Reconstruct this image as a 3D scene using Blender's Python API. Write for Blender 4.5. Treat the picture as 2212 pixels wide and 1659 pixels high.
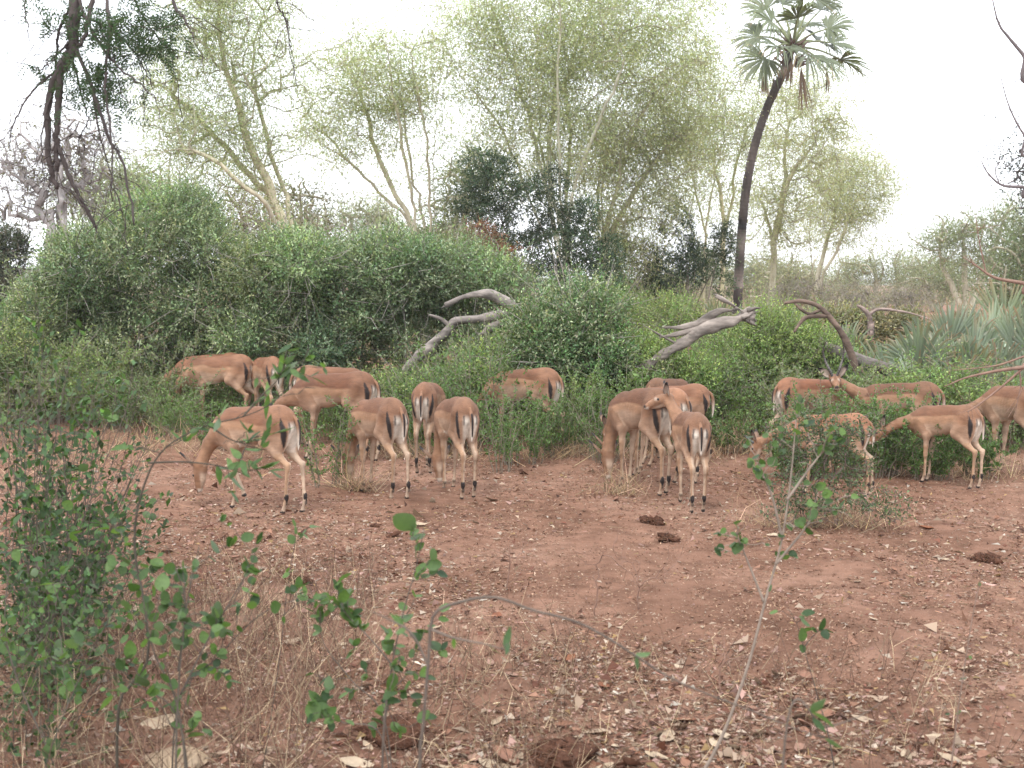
import bpy, math, random
import numpy as np
from mathutils import Vector, Matrix, Quaternion

sc = bpy.context.scene
for o in list(bpy.data.objects):
    bpy.data.objects.remove(o)
COL = sc.collection
R = math.radians

# ------------------------------------------------------------------ camera
CAMZ = 1.85
FPX = 2765.0            # focal length in units of a 2212 px wide picture
CX, CY, HY = 1106.0, 829.5, 608.0
PITCH = math.atan((CY - HY) / FPX)
cam_d = bpy.data.cameras.new('camera')
cam = bpy.data.objects.new('camera', cam_d)
COL.objects.link(cam)
cam.location = (0, 0, CAMZ)
cam.rotation_euler = (R(90) - PITCH, 0, 0)
cam_d.sensor_width = 36.0
cam_d.lens = 36.0 * FPX / 2212.0
cam_d.clip_end = 8000
cam_d.clip_start = 0.05
cam_d.dof.use_dof = True
cam_d.dof.focus_distance = 11.5
cam_d.dof.aperture_fstop = 5.0
sc.camera = cam

# ------------------------------------------------------------------ sky, sun, exposure
SUN_EL, SUN_ROT = R(58), R(205)
world = bpy.data.worlds.new('World')
sc.world = world
world.use_nodes = True
wn, wl = world.node_tree.nodes, world.node_tree.links
wn.clear()
wout = wn.new('ShaderNodeOutputWorld')
wbg = wn.new('ShaderNodeBackground')
wbg.inputs['Strength'].default_value = 0.11
wsky = wn.new('ShaderNodeTexSky')
wsky.sky_type = 'NISHITA'
wsky.sun_disc = False
wsky.sun_elevation = SUN_EL
wsky.sun_rotation = SUN_ROT
wsky.dust_density = 4.0
wsky.air_density = 1.0
# thin bright overcast over the blue: an even veil of cloud, whole dome
wtc = wn.new('ShaderNodeTexCoord')
wno = wn.new('ShaderNodeTexNoise')
wno.inputs['Scale'].default_value = 2.2
wno.inputs['Detail'].default_value = 5.0
wmr = wn.new('ShaderNodeMapRange')
wmr.inputs['From Min'].default_value = 0.3
wmr.inputs['From Max'].default_value = 0.7
wmr.inputs['To Min'].default_value = 0.78
wmr.inputs['To Max'].default_value = 0.95
wmix = wn.new('ShaderNodeMix')
wmix.data_type = 'RGBA'
wmix.inputs[7].default_value = (11.6, 12.0, 12.7, 1)
wl.new(wtc.outputs['Generated'], wno.inputs['Vector'])
wl.new(wno.outputs['Fac'], wmr.inputs['Value'])
wl.new(wmr.outputs['Result'], wmix.inputs[0])
wl.new(wsky.outputs['Color'], wmix.inputs[6])
wl.new(wmix.outputs[2], wbg.inputs['Color'])
wl.new(wbg.outputs['Background'], wout.inputs['Surface'])
world.cycles.sampling_method = 'MANUAL'
world.cycles.sample_map_resolution = 256

sun_d = bpy.data.lights.new('sun', 'SUN')
sun_d.energy = 1.3
sun_d.angle = R(25)
sun_d.color = (1.0, 0.96, 0.9)
sun = bpy.data.objects.new('sun', sun_d)
COL.objects.link(sun)
# sun_rotation turns clockwise from +Y seen from above
sdir = Vector((math.sin(SUN_ROT) * math.cos(SUN_EL), math.cos(SUN_ROT) * math.cos(SUN_EL), math.sin(SUN_EL)))
sun.rotation_euler = sdir.to_track_quat('Z', 'Y').to_euler()
sun.location = (0, 0, 60)

sc.view_settings.view_transform = 'Standard'
sc.view_settings.look = 'None'
sc.view_settings.exposure = 1.1
sc.view_settings.gamma = 1.0
sc.view_settings.use_curve_mapping = False
sc.render.engine = 'CYCLES'
cy = sc.cycles
cy.max_bounces = 6
cy.diffuse_bounces = 3
cy.glossy_bounces = 2
cy.transmission_bounces = 4
cy.transparent_max_bounces = 8
cy.volume_bounces = 2
cy.caustics_reflective = False
cy.caustics_refractive = False
cy.use_denoising = True
cy.denoiser = 'OPENIMAGEDENOISE'
cy.denoising_prefilter = 'ACCURATE'
cy.use_adaptive_sampling = False
cy.sample_clamp_indirect = 6.0

# ------------------------------------------------------------------ helpers
_cp, _sp = math.cos(PITCH), math.sin(PITCH)


def at(x, y, Y):
    """world point at ground distance Y that sits on picture position x, y (2212 px wide)"""
    u, v = (x - CX) / FPX, (CY - y) / FPX
    ry, rz = _cp + _sp * v, -_sp + _cp * v
    s = Y / ry
    return np.array([u * s, Y, CAMZ + rz * s])


def gnd(x, y):
    u, v = (x - CX) / FPX, (CY - y) / FPX
    ry, rz = _cp + _sp * v, -_sp + _cp * v
    s = -CAMZ / rz
    return np.array([u * s, ry * s, 0.0])


def gx(x, Y):
    p = at(x, 608, Y)
    return np.array([p[0], Y, ground_z(p[0], Y)])


def ground_z(x, y):
    return (0.018 * np.sin(x * 1.3 + 0.6) * np.cos(y * 0.9 + 0.3) + 0.012 * np.sin(x * 3.1 + y * 2.3)
            + 0.008 * np.sin(x * 7.3 - y * 5.1 + 1.0))


def nrm(a):
    a = np.asarray(a, float)
    return a / np.maximum(np.linalg.norm(a, axis=-1, keepdims=True), 1e-9)


class Waves:
    """cheap smooth 3-D noise: a sum of sines"""
    def __init__(s, seed, n=9):
        r = np.random.default_rng(seed)
        s.k = nrm(r.normal(size=(n, 3))) * r.uniform(.6, 1.7, (n, 1))
        s.p = r.uniform(0, 6.28, n)

    def __call__(s, P, f=1.0):
        return np.sin((np.asarray(P) * f) @ s.k.T + s.p).sum(-1) / math.sqrt(len(s.p) / 2)


def tag(o, label=None, cat=None, group=None, kind=None):
    if label: o['label'] = label
    if cat: o['category'] = cat
    if group: o['group'] = group
    if kind: o['kind'] = kind
    return o


def empty(name, loc, label, cat, group=None, rz=0.0):
    o = bpy.data.objects.new(name, None)
    o.empty_display_size = 0.1
    COL.objects.link(o)
    o.location = [float(c) for c in loc]
    o.rotation_euler = (0, 0, rz)
    return tag(o, label, cat, group)


class MB:
    """collects verts, quads, tris and per-vertex colours; build() links ONE mesh object"""
    def __init__(s):
        s.v, s.q, s.t, s.c, s.n = [], [], [], [], 0

    def add(s, V, Q=None, T=None, C=(1, 1, 1)):
        V = np.asarray(V, float).reshape(-1, 3)
        C = np.asarray(C, float)
        if C.ndim == 1:
            C = np.broadcast_to(C[:3], (len(V), 3))
        s.v.append(V); s.c.append(C)
        if Q is not None and len(Q): s.q.append(np.asarray(Q, np.int64) + s.n)
        if T is not None and len(T): s.t.append(np.asarray(T, np.int64) + s.n)
        s.n += len(V)

    def tris(s):
        return sum(len(a) for a in s.q) * 2 + sum(len(a) for a in s.t)

    def mesh(s, name, mat, origin=(0, 0, 0), smooth=True):
        V = (np.concatenate(s.v) if s.v else np.zeros((0, 3))) - np.asarray(origin, float)
        C = np.concatenate(s.c) if s.c else np.zeros((0, 3))
        Q = np.concatenate(s.q) if s.q else np.zeros((0, 4), np.int64)
        T = np.concatenate(s.t) if s.t else np.zeros((0, 3), np.int64)
        me = bpy.data.meshes.new(name)
        me.vertices.add(len(V))
        me.vertices.foreach_set('co', V.astype(np.float32).ravel())
        nl = len(Q) * 4 + len(T) * 3
        me.loops.add(nl)
        me.loops.foreach_set('vertex_index', np.concatenate([Q.ravel(), T.ravel()]).astype(np.int32))
        me.polygons.add(len(Q) + len(T))
        st = np.concatenate([np.arange(len(Q)) * 4, len(Q) * 4 + np.arange(len(T)) * 3]).astype(np.int32)
        me.polygons.foreach_set('loop_start', st)
        me.polygons.foreach_set('use_smooth', np.full(len(st), smooth))
        ca = me.color_attributes.new('Col', 'FLOAT_COLOR', 'POINT')
        ca.data.foreach_set('color', np.concatenate([C, np.ones((len(C), 1))], 1).astype(np.float32).ravel())
        me.materials.append(mat)
        me.update(calc_edges=True)
        me.validate()
        return me

    def build(s, name, mat, parent=None, origin=(0, 0, 0), smooth=True):
        me = s.mesh(name, mat, origin, smooth)
        o = bpy.data.objects.new(name, me)
        COL.objects.link(o)
        if parent is not None:
            o.parent = parent
        else:
            o.location = [float(c) for c in origin]
        return o

    # ---- shapes
    def tube(s, P, r, sides=6, C=(1, 1, 1), cap=True):
        P = np.asarray(P, float); n = len(P)
        r = np.broadcast_to(np.asarray(r, float), (n,))
        T = nrm(np.gradient(P, axis=0))
        a = np.array([0, 0, 1.0]) if abs(T[0][2]) < .9 else np.array([1.0, 0, 0])
        u = nrm(np.cross(T[0], a)); U = [u]
        for i in range(1, n):
            u = U[-1] - T[i] * np.dot(U[-1], T[i]); U.append(nrm(u))
        U = np.array(U); W = np.cross(T, U)
        ang = np.arange(sides) * 2 * math.pi / sides
        V = P[:, None] + r[:, None, None] * (np.cos(ang)[None, :, None] * U[:, None] + np.sin(ang)[None, :, None] * W[:, None])
        i = np.arange(n - 1)[:, None] * sides; j = np.arange(sides)[None]; k = (j + 1) % sides
        Q = np.stack([i + j, i + k, i + sides + k, i + sides + j], -1).reshape(-1, 4)
        V = V.reshape(-1, 3)
        C = np.asarray(C, float)
        CC = C if C.ndim == 1 else np.repeat(C, sides, 0)
        Tt = None
        if cap:
            V = np.concatenate([V, [P[0]], [P[-1]]])
            b, e = n * sides, n * sides + 1
            jj = np.arange(sides); kk = (jj + 1) % sides
            Tt = np.concatenate([np.stack([kk, jj, np.full(sides, b)], -1),
                                 np.stack([(n - 1) * sides + jj, (n - 1) * sides + kk, np.full(sides, e)], -1)])
            if CC.ndim == 2: CC = np.concatenate([CC, CC[:1], CC[-1:]])
        s.add(V, Q, Tt, CC)

    def segs(s, A, B, ra, rb, sides=3, C=(1, 1, 1)):
        """many separate tapered prisms at once"""
        A = np.asarray(A, float).reshape(-1, 3); B = np.asarray(B, float).reshape(-1, 3)
        n = len(A)
        if n == 0: return
        ra = np.broadcast_to(np.asarray(ra, float), (n,)); rb = np.broadcast_to(np.asarray(rb, float), (n,))
        T = nrm(B - A)
        ref = np.where(np.abs(T[:, 2:3]) < .9, np.array([[0, 0, 1.0]]), np.array([[1.0, 0, 0]]))
        U = nrm(np.cross(T, ref)); W = np.cross(T, U)
        ang = np.arange(sides) * 2 * math.pi / sides
        ring = np.cos(ang)[None, :, None] * U[:, None] + np.sin(ang)[None, :, None] * W[:, None]
        V = np.concatenate([A[:, None] + ring * ra[:, None, None], B[:, None] + ring * rb[:, None, None]], 1)
        base = np.arange(n)[:, None] * 2 * sides; j = np.arange(sides)[None]; k = (j + 1) % sides
        Q = np.stack([base + j, base + k, base + sides + k, base + sides + j], -1).reshape(-1, 4)
        C = np.asarray(C, float)
        if C.ndim == 2: C = np.repeat(C, 2 * sides, 0)
        s.add(V.reshape(-1, 3), Q, None, C)

    def leaf_tris(s, P, D, N, L, W, C):
        """leaflets too small for four corners: one slim triangle each"""
        P = np.asarray(P, float); n = len(P)
        D = nrm(D); S = nrm(np.cross(D, N))
        L = np.broadcast_to(np.asarray(L, float), (n,))[:, None]; W = np.broadcast_to(np.asarray(W, float), (n,))[:, None]
        V = np.stack([P, P + D * L * .55 + S * W * .8, P + D * L - S * W * .2], 1).reshape(-1, 3)
        C = np.asarray(C, float)
        if C.ndim == 2: C = np.repeat(C, 3, 0)
        s.add(V, None, np.arange(n * 3).reshape(n, 3), C)

    def leaves(s, P, D, N, L, W, C, fold=.12, mid=.45):
        """many diamond leaves at once: base P, direction D, face normal N"""
        P = np.asarray(P, float); n = len(P)
        if n == 0: return
        D = nrm(D); S = nrm(np.cross(D, N)); N = np.cross(S, D)
        L = np.broadcast_to(np.asarray(L, float), (n,))[:, None]; W = np.broadcast_to(np.asarray(W, float), (n,))[:, None]
        M = P + D * L * mid + N * W * fold
        V = np.stack([P, M + S * W * .5, P + D * L, M - S * W * .5], 1).reshape(-1, 3)
        Q = np.arange(n * 4).reshape(n, 4)
        C = np.asarray(C, float)
        if C.ndim == 2: C = np.repeat(C, 4, 0)
        s.add(V, Q, None, C)


def smooth_path(pts, n=24):
    """Catmull-Rom through the points"""
    P = np.asarray(pts, float)
    if len(P) == 2:
        return P[0] + (P[1] - P[0]) * np.linspace(0, 1, n)[:, None]
    Q = np.concatenate([[2 * P[0] - P[1]], P, [2 * P[-1] - P[-2]]])
    m = len(P) - 1
    t = np.linspace(0, m - 1e-6, n); i = t.astype(int); f = (t - i)[:, None]
    a, b, c, d = Q[i], Q[i + 1], Q[i + 2], Q[i + 3]
    return .5 * (2 * b + (c - a) * f + (2 * a - 5 * b + 4 * c - d) * f ** 2 + (3 * b - a - 3 * c + d) * f ** 3)


# ------------------------------------------------------------------ materials
def new_mat(name):
    m = bpy.data.materials.new(name)
    m.use_nodes = True
    n = m.node_tree.nodes; l = m.node_tree.links
    return m, n, l, n['Principled BSDF'], n['Material Output']


def mat_leaf(name, trans=.35, rough=.55, spec=.3, tint=(1.25, 1.3, .55)):
    m, n, l, b, out = new_mat(name)
    at_ = n.new('ShaderNodeAttribute'); at_.attribute_name = 'Col'
    l.new(at_.outputs['Color'], b.inputs['Base Color'])
    b.inputs['Roughness'].default_value = rough
    b.inputs['Specular IOR Level'].default_value = spec
    tr = n.new('ShaderNodeBsdfTranslucent')
    mu = n.new('ShaderNodeMix'); mu.data_type = 'RGBA'; mu.blend_type = 'MULTIPLY'; mu.inputs[0].default_value = 1
    mu.inputs[7].default_value = (*tint, 1)
    l.new(at_.outputs['Color'], mu.inputs[6]); l.new(mu.outputs[2], tr.inputs['Color'])
    mx = n.new('ShaderNodeMixShader'); mx.inputs[0].default_value = trans
    l.new(b.outputs[0], mx.inputs[1]); l.new(tr.outputs[0], mx.inputs[2]); l.new(mx.outputs[0], out.inputs['Surface'])
    return m


def mat_col(name, rough=.8, spec=.2, bump=0.0, bscale=40.0, vary=.35, vscale=8.0, stretch=(1, 1, 1), attr=True, col=(1, 1, 1)):
    """attribute colour (or one colour) varied by noise, with a noise bump"""
    m, n, l, b, out = new_mat(name)
    tc = n.new('ShaderNodeTexCoord'); mp = n.new('ShaderNodeMapping'); mp.inputs['Scale'].default_value = stretch
    l.new(tc.outputs['Object'], mp.inputs['Vector'])
    no = n.new('ShaderNodeTexNoise'); no.inputs['Scale'].default_value = vscale; no.inputs['Detail'].default_value = 6
    l.new(mp.outputs[0], no.inputs['Vector'])
    mr = n.new('ShaderNodeMapRange'); mr.inputs['From Min'].default_value = .3; mr.inputs['From Max'].default_value = .7
    mr.inputs['To Min'].default_value = 1 - vary; mr.inputs['To Max'].default_value = 1 + vary
    l.new(no.outputs['Fac'], mr.inputs['Value'])
    mu = n.new('ShaderNodeMix'); mu.data_type = 'RGBA'; mu.blend_type = 'MULTIPLY'; mu.inputs[0].default_value = 1
    if attr:
        a = n.new('ShaderNodeAttribute'); a.attribute_name = 'Col'; l.new(a.outputs['Color'], mu.inputs[6])
    else:
        mu.inputs[6].default_value = (*col, 1)
    l.new(mr.outputs[0], mu.inputs[7]); l.new(mu.outputs[2], b.inputs['Base Color'])
    b.inputs['Roughness'].default_value = rough
    b.inputs['Specular IOR Level'].default_value = spec
    if bump:
        n2 = n.new('ShaderNodeTexNoise'); n2.inputs['Scale'].default_value = bscale; n2.inputs['Detail'].default_value = 5
        l.new(mp.outputs[0], n2.inputs['Vector'])
        bp = n.new('ShaderNodeBump'); bp.inputs['Strength'].default_value = bump; bp.inputs['Distance'].default_value = .02
        l.new(n2.outputs['Fac'], bp.inputs['Height']); l.new(bp.outputs[0], b.inputs['Normal'])
    return m


M_LEAF = mat_leaf('leaf_green')
M_FINE = mat_leaf('leaf_feathery', trans=.55, spec=.1, tint=(1.1, 1.16, .92))
M_DRY = mat_leaf('leaf_dry', trans=.2, rough=.8, spec=.1, tint=(1.1, 1.0, .8))
M_PALM = mat_leaf('palm_blade', trans=.22, rough=.42, spec=.45)
M_BARK = mat_col('bark', bump=.6, bscale=30, vary=.3, vscale=9, stretch=(1, 1, .35))
M_WOOD = mat_col('weathered_wood', bump=1.0, bscale=16, vary=.55, vscale=11, stretch=(.4, 1, 1))
M_TWIG = mat_col('twig', vary=.25, vscale=20)
M_COAT = mat_col('antelope_coat', rough=.7, spec=.25, bump=.22, bscale=90, vary=.17, vscale=26, stretch=(.45, 1, 1))
M_HORN = mat_col('horn', rough=.45, spec=.4, vary=.15, vscale=30)
M_DUNG = mat_col('dung', rough=.95, spec=.05, bump=1.0, bscale=60, vary=.4, vscale=30)


def mat_eye():
    m, n, l, b, out = new_mat('eye_gloss')
    b.inputs['Base Color'].default_value = (.012, .008, .006, 1)
    b.inputs['Roughness'].default_value = .12
    return m


M_EYE = mat_eye()
# ================================================================== ground, sky side, hills
def build_ground():
    xs = np.concatenate([-np.geomspace(900, 9, 36), np.arange(-7.6, 7.61, .10), np.geomspace(9, 900, 36)])
    ys = np.concatenate([np.arange(-4, 4.0, .5), np.arange(4.0, 9, .07), np.arange(9, 16, .1), np.arange(16, 30, .25), np.geomspace(30, 950, 44)])
    X, Y = np.meshgrid(xs, ys)
    w = Waves(3); w2 = Waves(4, 14)
    near = np.clip(1 - (Y - 20) / 30, 0, 1)
    P = np.stack([X, Y, 0 * X], -1).reshape(-1, 3)
    fine = (w(P, 4.5) * .0035 + w2(P, 11) * .003 + np.maximum(0, w2(P, 23)) * .005).reshape(X.shape)
    Z = (ground_z(X, Y) + fine) * near
    nx, ny = len(xs), len(ys)
    i = np.arange(ny - 1)[:, None] * nx; j = np.arange(nx - 1)[None]
    Q = np.stack([i + j, i + j + 1, i + nx + j + 1, i + nx + j], -1).reshape(-1, 4)
    m, n, l, b, out = new_mat('red_soil')
    tc = n.new('ShaderNodeTexCoord')
    def noise(s, d=6, r=.55):
        k = n.new('ShaderNodeTexNoise'); k.inputs['Scale'].default_value = s; k.inputs['Detail'].default_value = d
        k.inputs['Roughness'].default_value = r; l.new(tc.outputs['Object'], k.inputs['Vector']); return k
    def ramp(src, *stops):
        k = n.new('ShaderNodeValToRGB'); e = k.color_ramp.elements
        while len(e) < len(stops): e.new(.5)
        for q, (p, c) in zip(e, stops): q.position = p; q.color = (*c, 1)
        l.new(src, k.inputs[0]); return k
    def mix(f, a, c, mode='MIX'):
        k = n.new('ShaderNodeMix'); k.data_type = 'RGBA'; k.blend_type = mode
        if isinstance(f, float): k.inputs[0].default_value = f
        else: l.new(f, k.inputs[0])
        l.new(a, k.inputs[6])
        if isinstance(c, tuple): k.inputs[7].default_value = (*c, 1)
        else: l.new(c, k.inputs[7])
        return k.outputs[2]
    big = ramp(noise(.55, 5).outputs['Fac'], (.3, (.155, .080, .051)), (.5, (.225, .122, .082)), (.7, (.30, .178, .125)))
    mid = ramp(noise(4.5, 8, .65).outputs['Fac'], (.32, (.6, .57, .55)), (.52, (1, 1, 1)), (.7, (1.28, 1.3, 1.32)))
    c = mix(1.0, big.outputs[0], mid.outputs[0], 'MULTIPLY')
    # grit, straw dust and crumbs of leaf
    vo = n.new('ShaderNodeTexVoronoi'); vo.inputs['Scale'].default_value = 55; l.new(tc.outputs['Object'], vo.inputs['Vector'])
    sp = ramp(vo.outputs['Distance'], (.12, (1, 1, 1)), (.26, (0, 0, 0)))
    sel = ramp(noise(23, 3).outputs['Fac'], (.5, (0, 0, 0)), (.62, (1, 1, 1)))
    f = mix(1.0, sp.outputs[0], sel.outputs[0], 'MULTIPLY')
    pc = ramp(vo.outputs['Color'], (.1, (.12, .06, .04)), (.45, (.33, .22, .16)), (.8, (.46, .36, .28)))
    c = mix(f, c, pc.outputs[0])
    l.new(c, b.inputs['Base Color'])
    b.inputs['Roughness'].default_value = .95
    b.inputs['Specular IOR Level'].default_value = .1
    bp = n.new('ShaderNodeBump'); bp.inputs['Strength'].default_value = 1.0; bp.inputs['Distance'].default_value = .03
    l.new(noise(30, 8, .75).outputs['Fac'], bp.inputs['Height']); l.new(bp.outputs[0], b.inputs['Normal'])
    g = MB(); g.add(np.stack([X, Y, Z], -1), Q)
    tag(g.build('ground', m), 'dry red-brown soil of the clearing', None, None, 'structure')


build_ground()


def build_hills():
    m = MB(); n = 120
    xs = np.linspace(-860, 860, n)
    w = Waves(71)
    top = 7 + 4 * w(np.stack([xs, 0 * xs, 0 * xs], -1), .008) + 1.0 * w(np.stack([xs, 0 * xs, 0 * xs], -1), .05)
    top = np.clip(top, 3, 13)
    rows = []
    for f, y in ((0, 560), (.45, 640), (1, 720), (.2, 850)):
        rows.append(np.stack([xs, np.full(n, y) + 12 * w(np.stack([xs, xs * 0 + y, 0 * xs], -1), .006), top * f - (2 if f == 0 else 0)], -1))
    V = np.concatenate(rows)
    Q = [[r * n + j, r * n + j + 1, (r + 1) * n + j + 1, (r + 1) * n + j] for r in range(3) for j in range(n - 1)]
    m.add(V, Q, None, (.09, .10, .06))
    tag(m.build('hills', mat_col('hill_scrub', vary=.4, vscale=.05)), 'low distant wooded hills on the horizon', None, None, 'structure')


build_hills()

# ================================================================== plant makers
def jit(C, n, rng, v=.18, h=.06):
    """n colours round C: brightness and a little hue, leaf by leaf"""
    C = np.asarray(C, float)
    k = np.exp(rng.normal(0, v, (n, 1)))
    return np.clip(C * k * (1 + rng.normal(0, h, (n, 3))), .004, .95)


def rand_dirs(n, rng):
    return nrm(rng.normal(size=(n, 3)))


def grow(stems, attr, rng, step=.4, sag=.0, cost_back=.5, wig=.05):
    """stems: polylines that share or own bases; attr: points to reach. Returns node arrays."""
    pos, par, dr, sf = [], [], [], []
    def push(p, q):
        pos.append(np.asarray(p, float)); par.append(q)
        dr.append(nrm(pos[-1] - pos[q]) if q >= 0 else np.array([0, 0, 1.0]))
        return len(pos) - 1
    for si, S in enumerate(stems):
        S = np.asarray(S, float)
        L = np.linalg.norm(np.diff(S, axis=0), axis=1).sum()
        P = smooth_path(S, max(4, int(L / step) + 1))
        P[1:-1] += rng.normal(0, wig * step, P[1:-1].shape)
        q = -1
        if si and pos:
            d = np.linalg.norm(np.array(pos) - P[0], axis=1)
            if d.min() < 1.2: q = int(d.argmin()); P = P[1:]
        for i, p in enumerate(P): q = push(p, q); sf.append((i / len(P), si))
    ns = len(pos)
    grow.sf = np.array([a for a, _ in sf]); grow.si = np.array([b for _, b in sf])
    A = np.asarray(attr, float)
    SP = np.array(pos)
    d0 = np.array([np.linalg.norm(SP - a, axis=1).min() for a in A])
    tips = []
    cap = ns + 40 + int(len(A) * 12)
    PB = np.zeros((cap * 3, 3)); DB = np.zeros((cap * 3, 3)); PB[:ns] = pos; DB[:ns] = dr
    for a in A[np.argsort(d0)]:
        N = len(pos)
        v = a - PB[:N]; L = np.linalg.norm(v, axis=1) + 1e-6
        ca = (v * DB[:N]).sum(1) / L
        i = int((L * (1 + cost_back * (1 - ca))).argmin())
        n = max(2, int(L[i] / step) + 1)
        p0 = PB[i]; c1 = p0 + DB[i] * L[i] * .35 + np.array([0, 0, -sag * L[i]])
        t = np.linspace(0, 1, n + 1)[1:, None]
        P = (1 - t) ** 2 * p0 + 2 * t * (1 - t) * c1 + t * t * a
        P[:-1] += rng.normal(0, wig * step, P[:-1].shape)
        q = i
        for p in P:
            q = push(p, q)
            PB[q] = pos[q]; DB[q] = dr[q]
        tips.append(q)
    return np.array(pos), np.array(par), np.array(dr), np.array(tips), ns


def wood(m, pos, par, ns, base_r, tip_r, rng, e=2.3, Cthick=(.5, .48, .35), Cthin=(.3, .27, .2), thr=.03, taper=.0):
    N = len(pos)
    w = np.full(N, .25); w += 0
    ch = np.zeros(N, int)
    for i in range(N - 1, 0, -1):
        if par[i] >= 0: w[par[i]] += w[i] if ch[par[i]] else w[i]; ch[par[i]] = 1
    r = np.maximum(tip_r, base_r * (w / w.max()) ** (1 / e))
    dep = np.zeros(N)
    for i in range(N):
        if par[i] >= 0: dep[i] = dep[par[i]] + np.linalg.norm(pos[i] - pos[par[i]])
    r = np.maximum(tip_r, np.minimum(r, base_r * np.clip(1 - dep / np.percentile(dep, 97), 0, 1) ** 1.05 + tip_r))
    r[:ns] = np.maximum(tip_r, np.minimum(r[:ns], base_r * np.where(grow.si > 0, .75, 1) * (1 - grow.sf) ** .9 + .012))
    for i in range(ns, N): r[i] = min(r[i], r[par[i]])
    mainc = np.full(N, -1)
    for i in range(N - 1, -1, -1):
        p = par[i]
        if p >= 0 and (mainc[p] < 0 or w[i] > w[mainc[p]]): mainc[p] = i
    # thick chains as continuous tubes
    isthick = r > thr
    used = np.zeros(N, bool)
    Ct, Cn = np.asarray(Cthick, float), np.asarray(Cthin, float)
    def colr(rr):
        f = np.clip((rr - .012) / .06, 0, 1)[:, None]
        return Cn * (1 - f) + Ct * f
    for i in range(N):
        if used[i] or not isthick[i]: continue
        c = [par[i]] if par[i] >= 0 else []
        k = i
        while k >= 0 and isthick[k] and not used[k]:
            c.append(k); used[k] = True; k = mainc[k]
        if len(c) < 2: used[i] = False; continue
        rr = r[c].copy()
        if par[i] >= 0: rr[0] = min(rr[0], rr[1] * 1.25)
        else: rr[0] *= 1.25
        m.tube(pos[c], rr, 8 if rr.max() > .08 else 6, colr(rr), cap=True)
    rest = np.array([i for i in range(N) if not used[i] and par[i] >= 0], int)
    if len(rest):
        a = pos[par[rest]]; b = pos[rest]
        m.segs(a, b + (b - a) * .04, np.minimum(r[par[rest]], r[rest] * 1.4), r[rest], 3, colr(r[rest]))
    return r


def blob_points(ells, n, rng, shell=.45):
    """points inside a union of ellipsoids (c, r), thicker near the shell"""
    vol = np.array([np.prod(r) ** .8 for _, r in ells]); k = rng.choice(len(ells), n, p=vol / vol.sum())
    c = np.array([e[0] for e in ells])[k]; r = np.array([e[1] for e in ells])[k]
    return c + r * rand_dirs(n, rng) * (rng.random((n, 1)) ** shell)


def pxell(x, y, rx, ry, Y, rd=None):
    """ellipsoid from a picture position and size at distance Y"""
    k = Y / FPX
    return (at(x, y, Y), np.array([rx * k, rd if rd else rx * k * .8, ry * k]))


def spray(m, tips, dirs, rng, per, L, W, C, spread, flat=.45, droop=.3, colv=.2, along=.6):
    """leaves round twig ends: per leaves each, in flattened clusters"""
    n = len(tips) * per
    k = np.repeat(np.arange(len(tips)), per)
    back = rng.random((n, 1)) * along
    off = rng.normal(0, 1, (n, 3)) * np.array([spread, spread, spread * flat])
    P = tips[k] - dirs[k] * back + off
    D = nrm(rand_dirs(n, rng) + dirs[k] * .5 + np.array([0, 0, -droop]))
    clump = np.exp(rng.normal(0, colv * .7, (len(tips), 1)))[k]
    m.leaf_tris(P, D, rand_dirs(n, rng) + np.array([0, 0, .8]), L * np.exp(rng.normal(0, .25, n)), W * np.exp(rng.normal(0, .2, n)),
             np.clip(jit(C, n, rng, colv) * clump, .004, .9))


def tree(name, label, cat, base, stems, ells, seed, natt=300, per=100, L=.085, W=.026, C=(.15, .17, .045), base_r=.2, tip_r=.006,
         spread=.32, flat=.4, Cthick=(.50, .47, .33), Cthin=(.26, .24, .17), sag=.0, step=.4, group=None, droop=.35, thr=.03, e=2.3,
         leafmat=None, shell=.5, wig=.07, cost_back=.5, extra=None, along=.6, twigs=2, pads=0, fuzz=0):
    rng = np.random.default_rng(seed)
    if pads:        # layered, flattened sprays instead of even balls
        pd = []
        for c, r in ells:
            for _ in range(pads):
                o = c + r * rand_dirs(1, rng)[0] * rng.random() ** .45 * 1.12
                f = rng.uniform(.28, .6)
                pd.append((o, np.array([max(r[0], r[1]) * f, r[1] * f, min(r[2] * .34, .9) * rng.uniform(.5, 1.1)])))
        att = blob_points(pd, natt, rng, .6)
    else:
        att = blob_points(ells, natt, rng, shell)
    if fuzz: att = att + rng.normal(0, fuzz, att.shape)
    att = att[att[:, 2] > .6]
    pos, par, dr, tips, ns = grow(stems, att, rng, step, sag, cost_back, wig)
    root = empty(name, (base[0], base[1], 0), label, cat, group)
    org = np.array([base[0], base[1], 0.0])
    tm = MB()
    wood(tm, pos, par, ns, base_r, tip_r, rng, e, Cthick, Cthin, thr)
    # little side twigs near the ends
    if twigs:
        k = np.repeat(tips, twigs); n = len(k)
        a = pos[k] + (pos[par[k]] - pos[k]) * rng.random((n, 1)); b = a + nrm(dr[k] + rng.normal(0, .7, (n, 3))) * spread * rng.uniform(.8, 1.8, (n, 1))
        tm.segs(a, b, tip_r * .8, tip_r * .35, 3, Cthin)
    tm.build('trunk', M_BARK, root, org)
    if per:
        cm = MB()
        spray(cm, pos[tips], dr[tips], rng, per, L, W, C, spread, flat, droop, along=along)
        if extra: extra(cm, pos, dr, tips, rng)
        cm.build('crown', leafmat or M_FINE, root, org)
    return root


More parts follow.
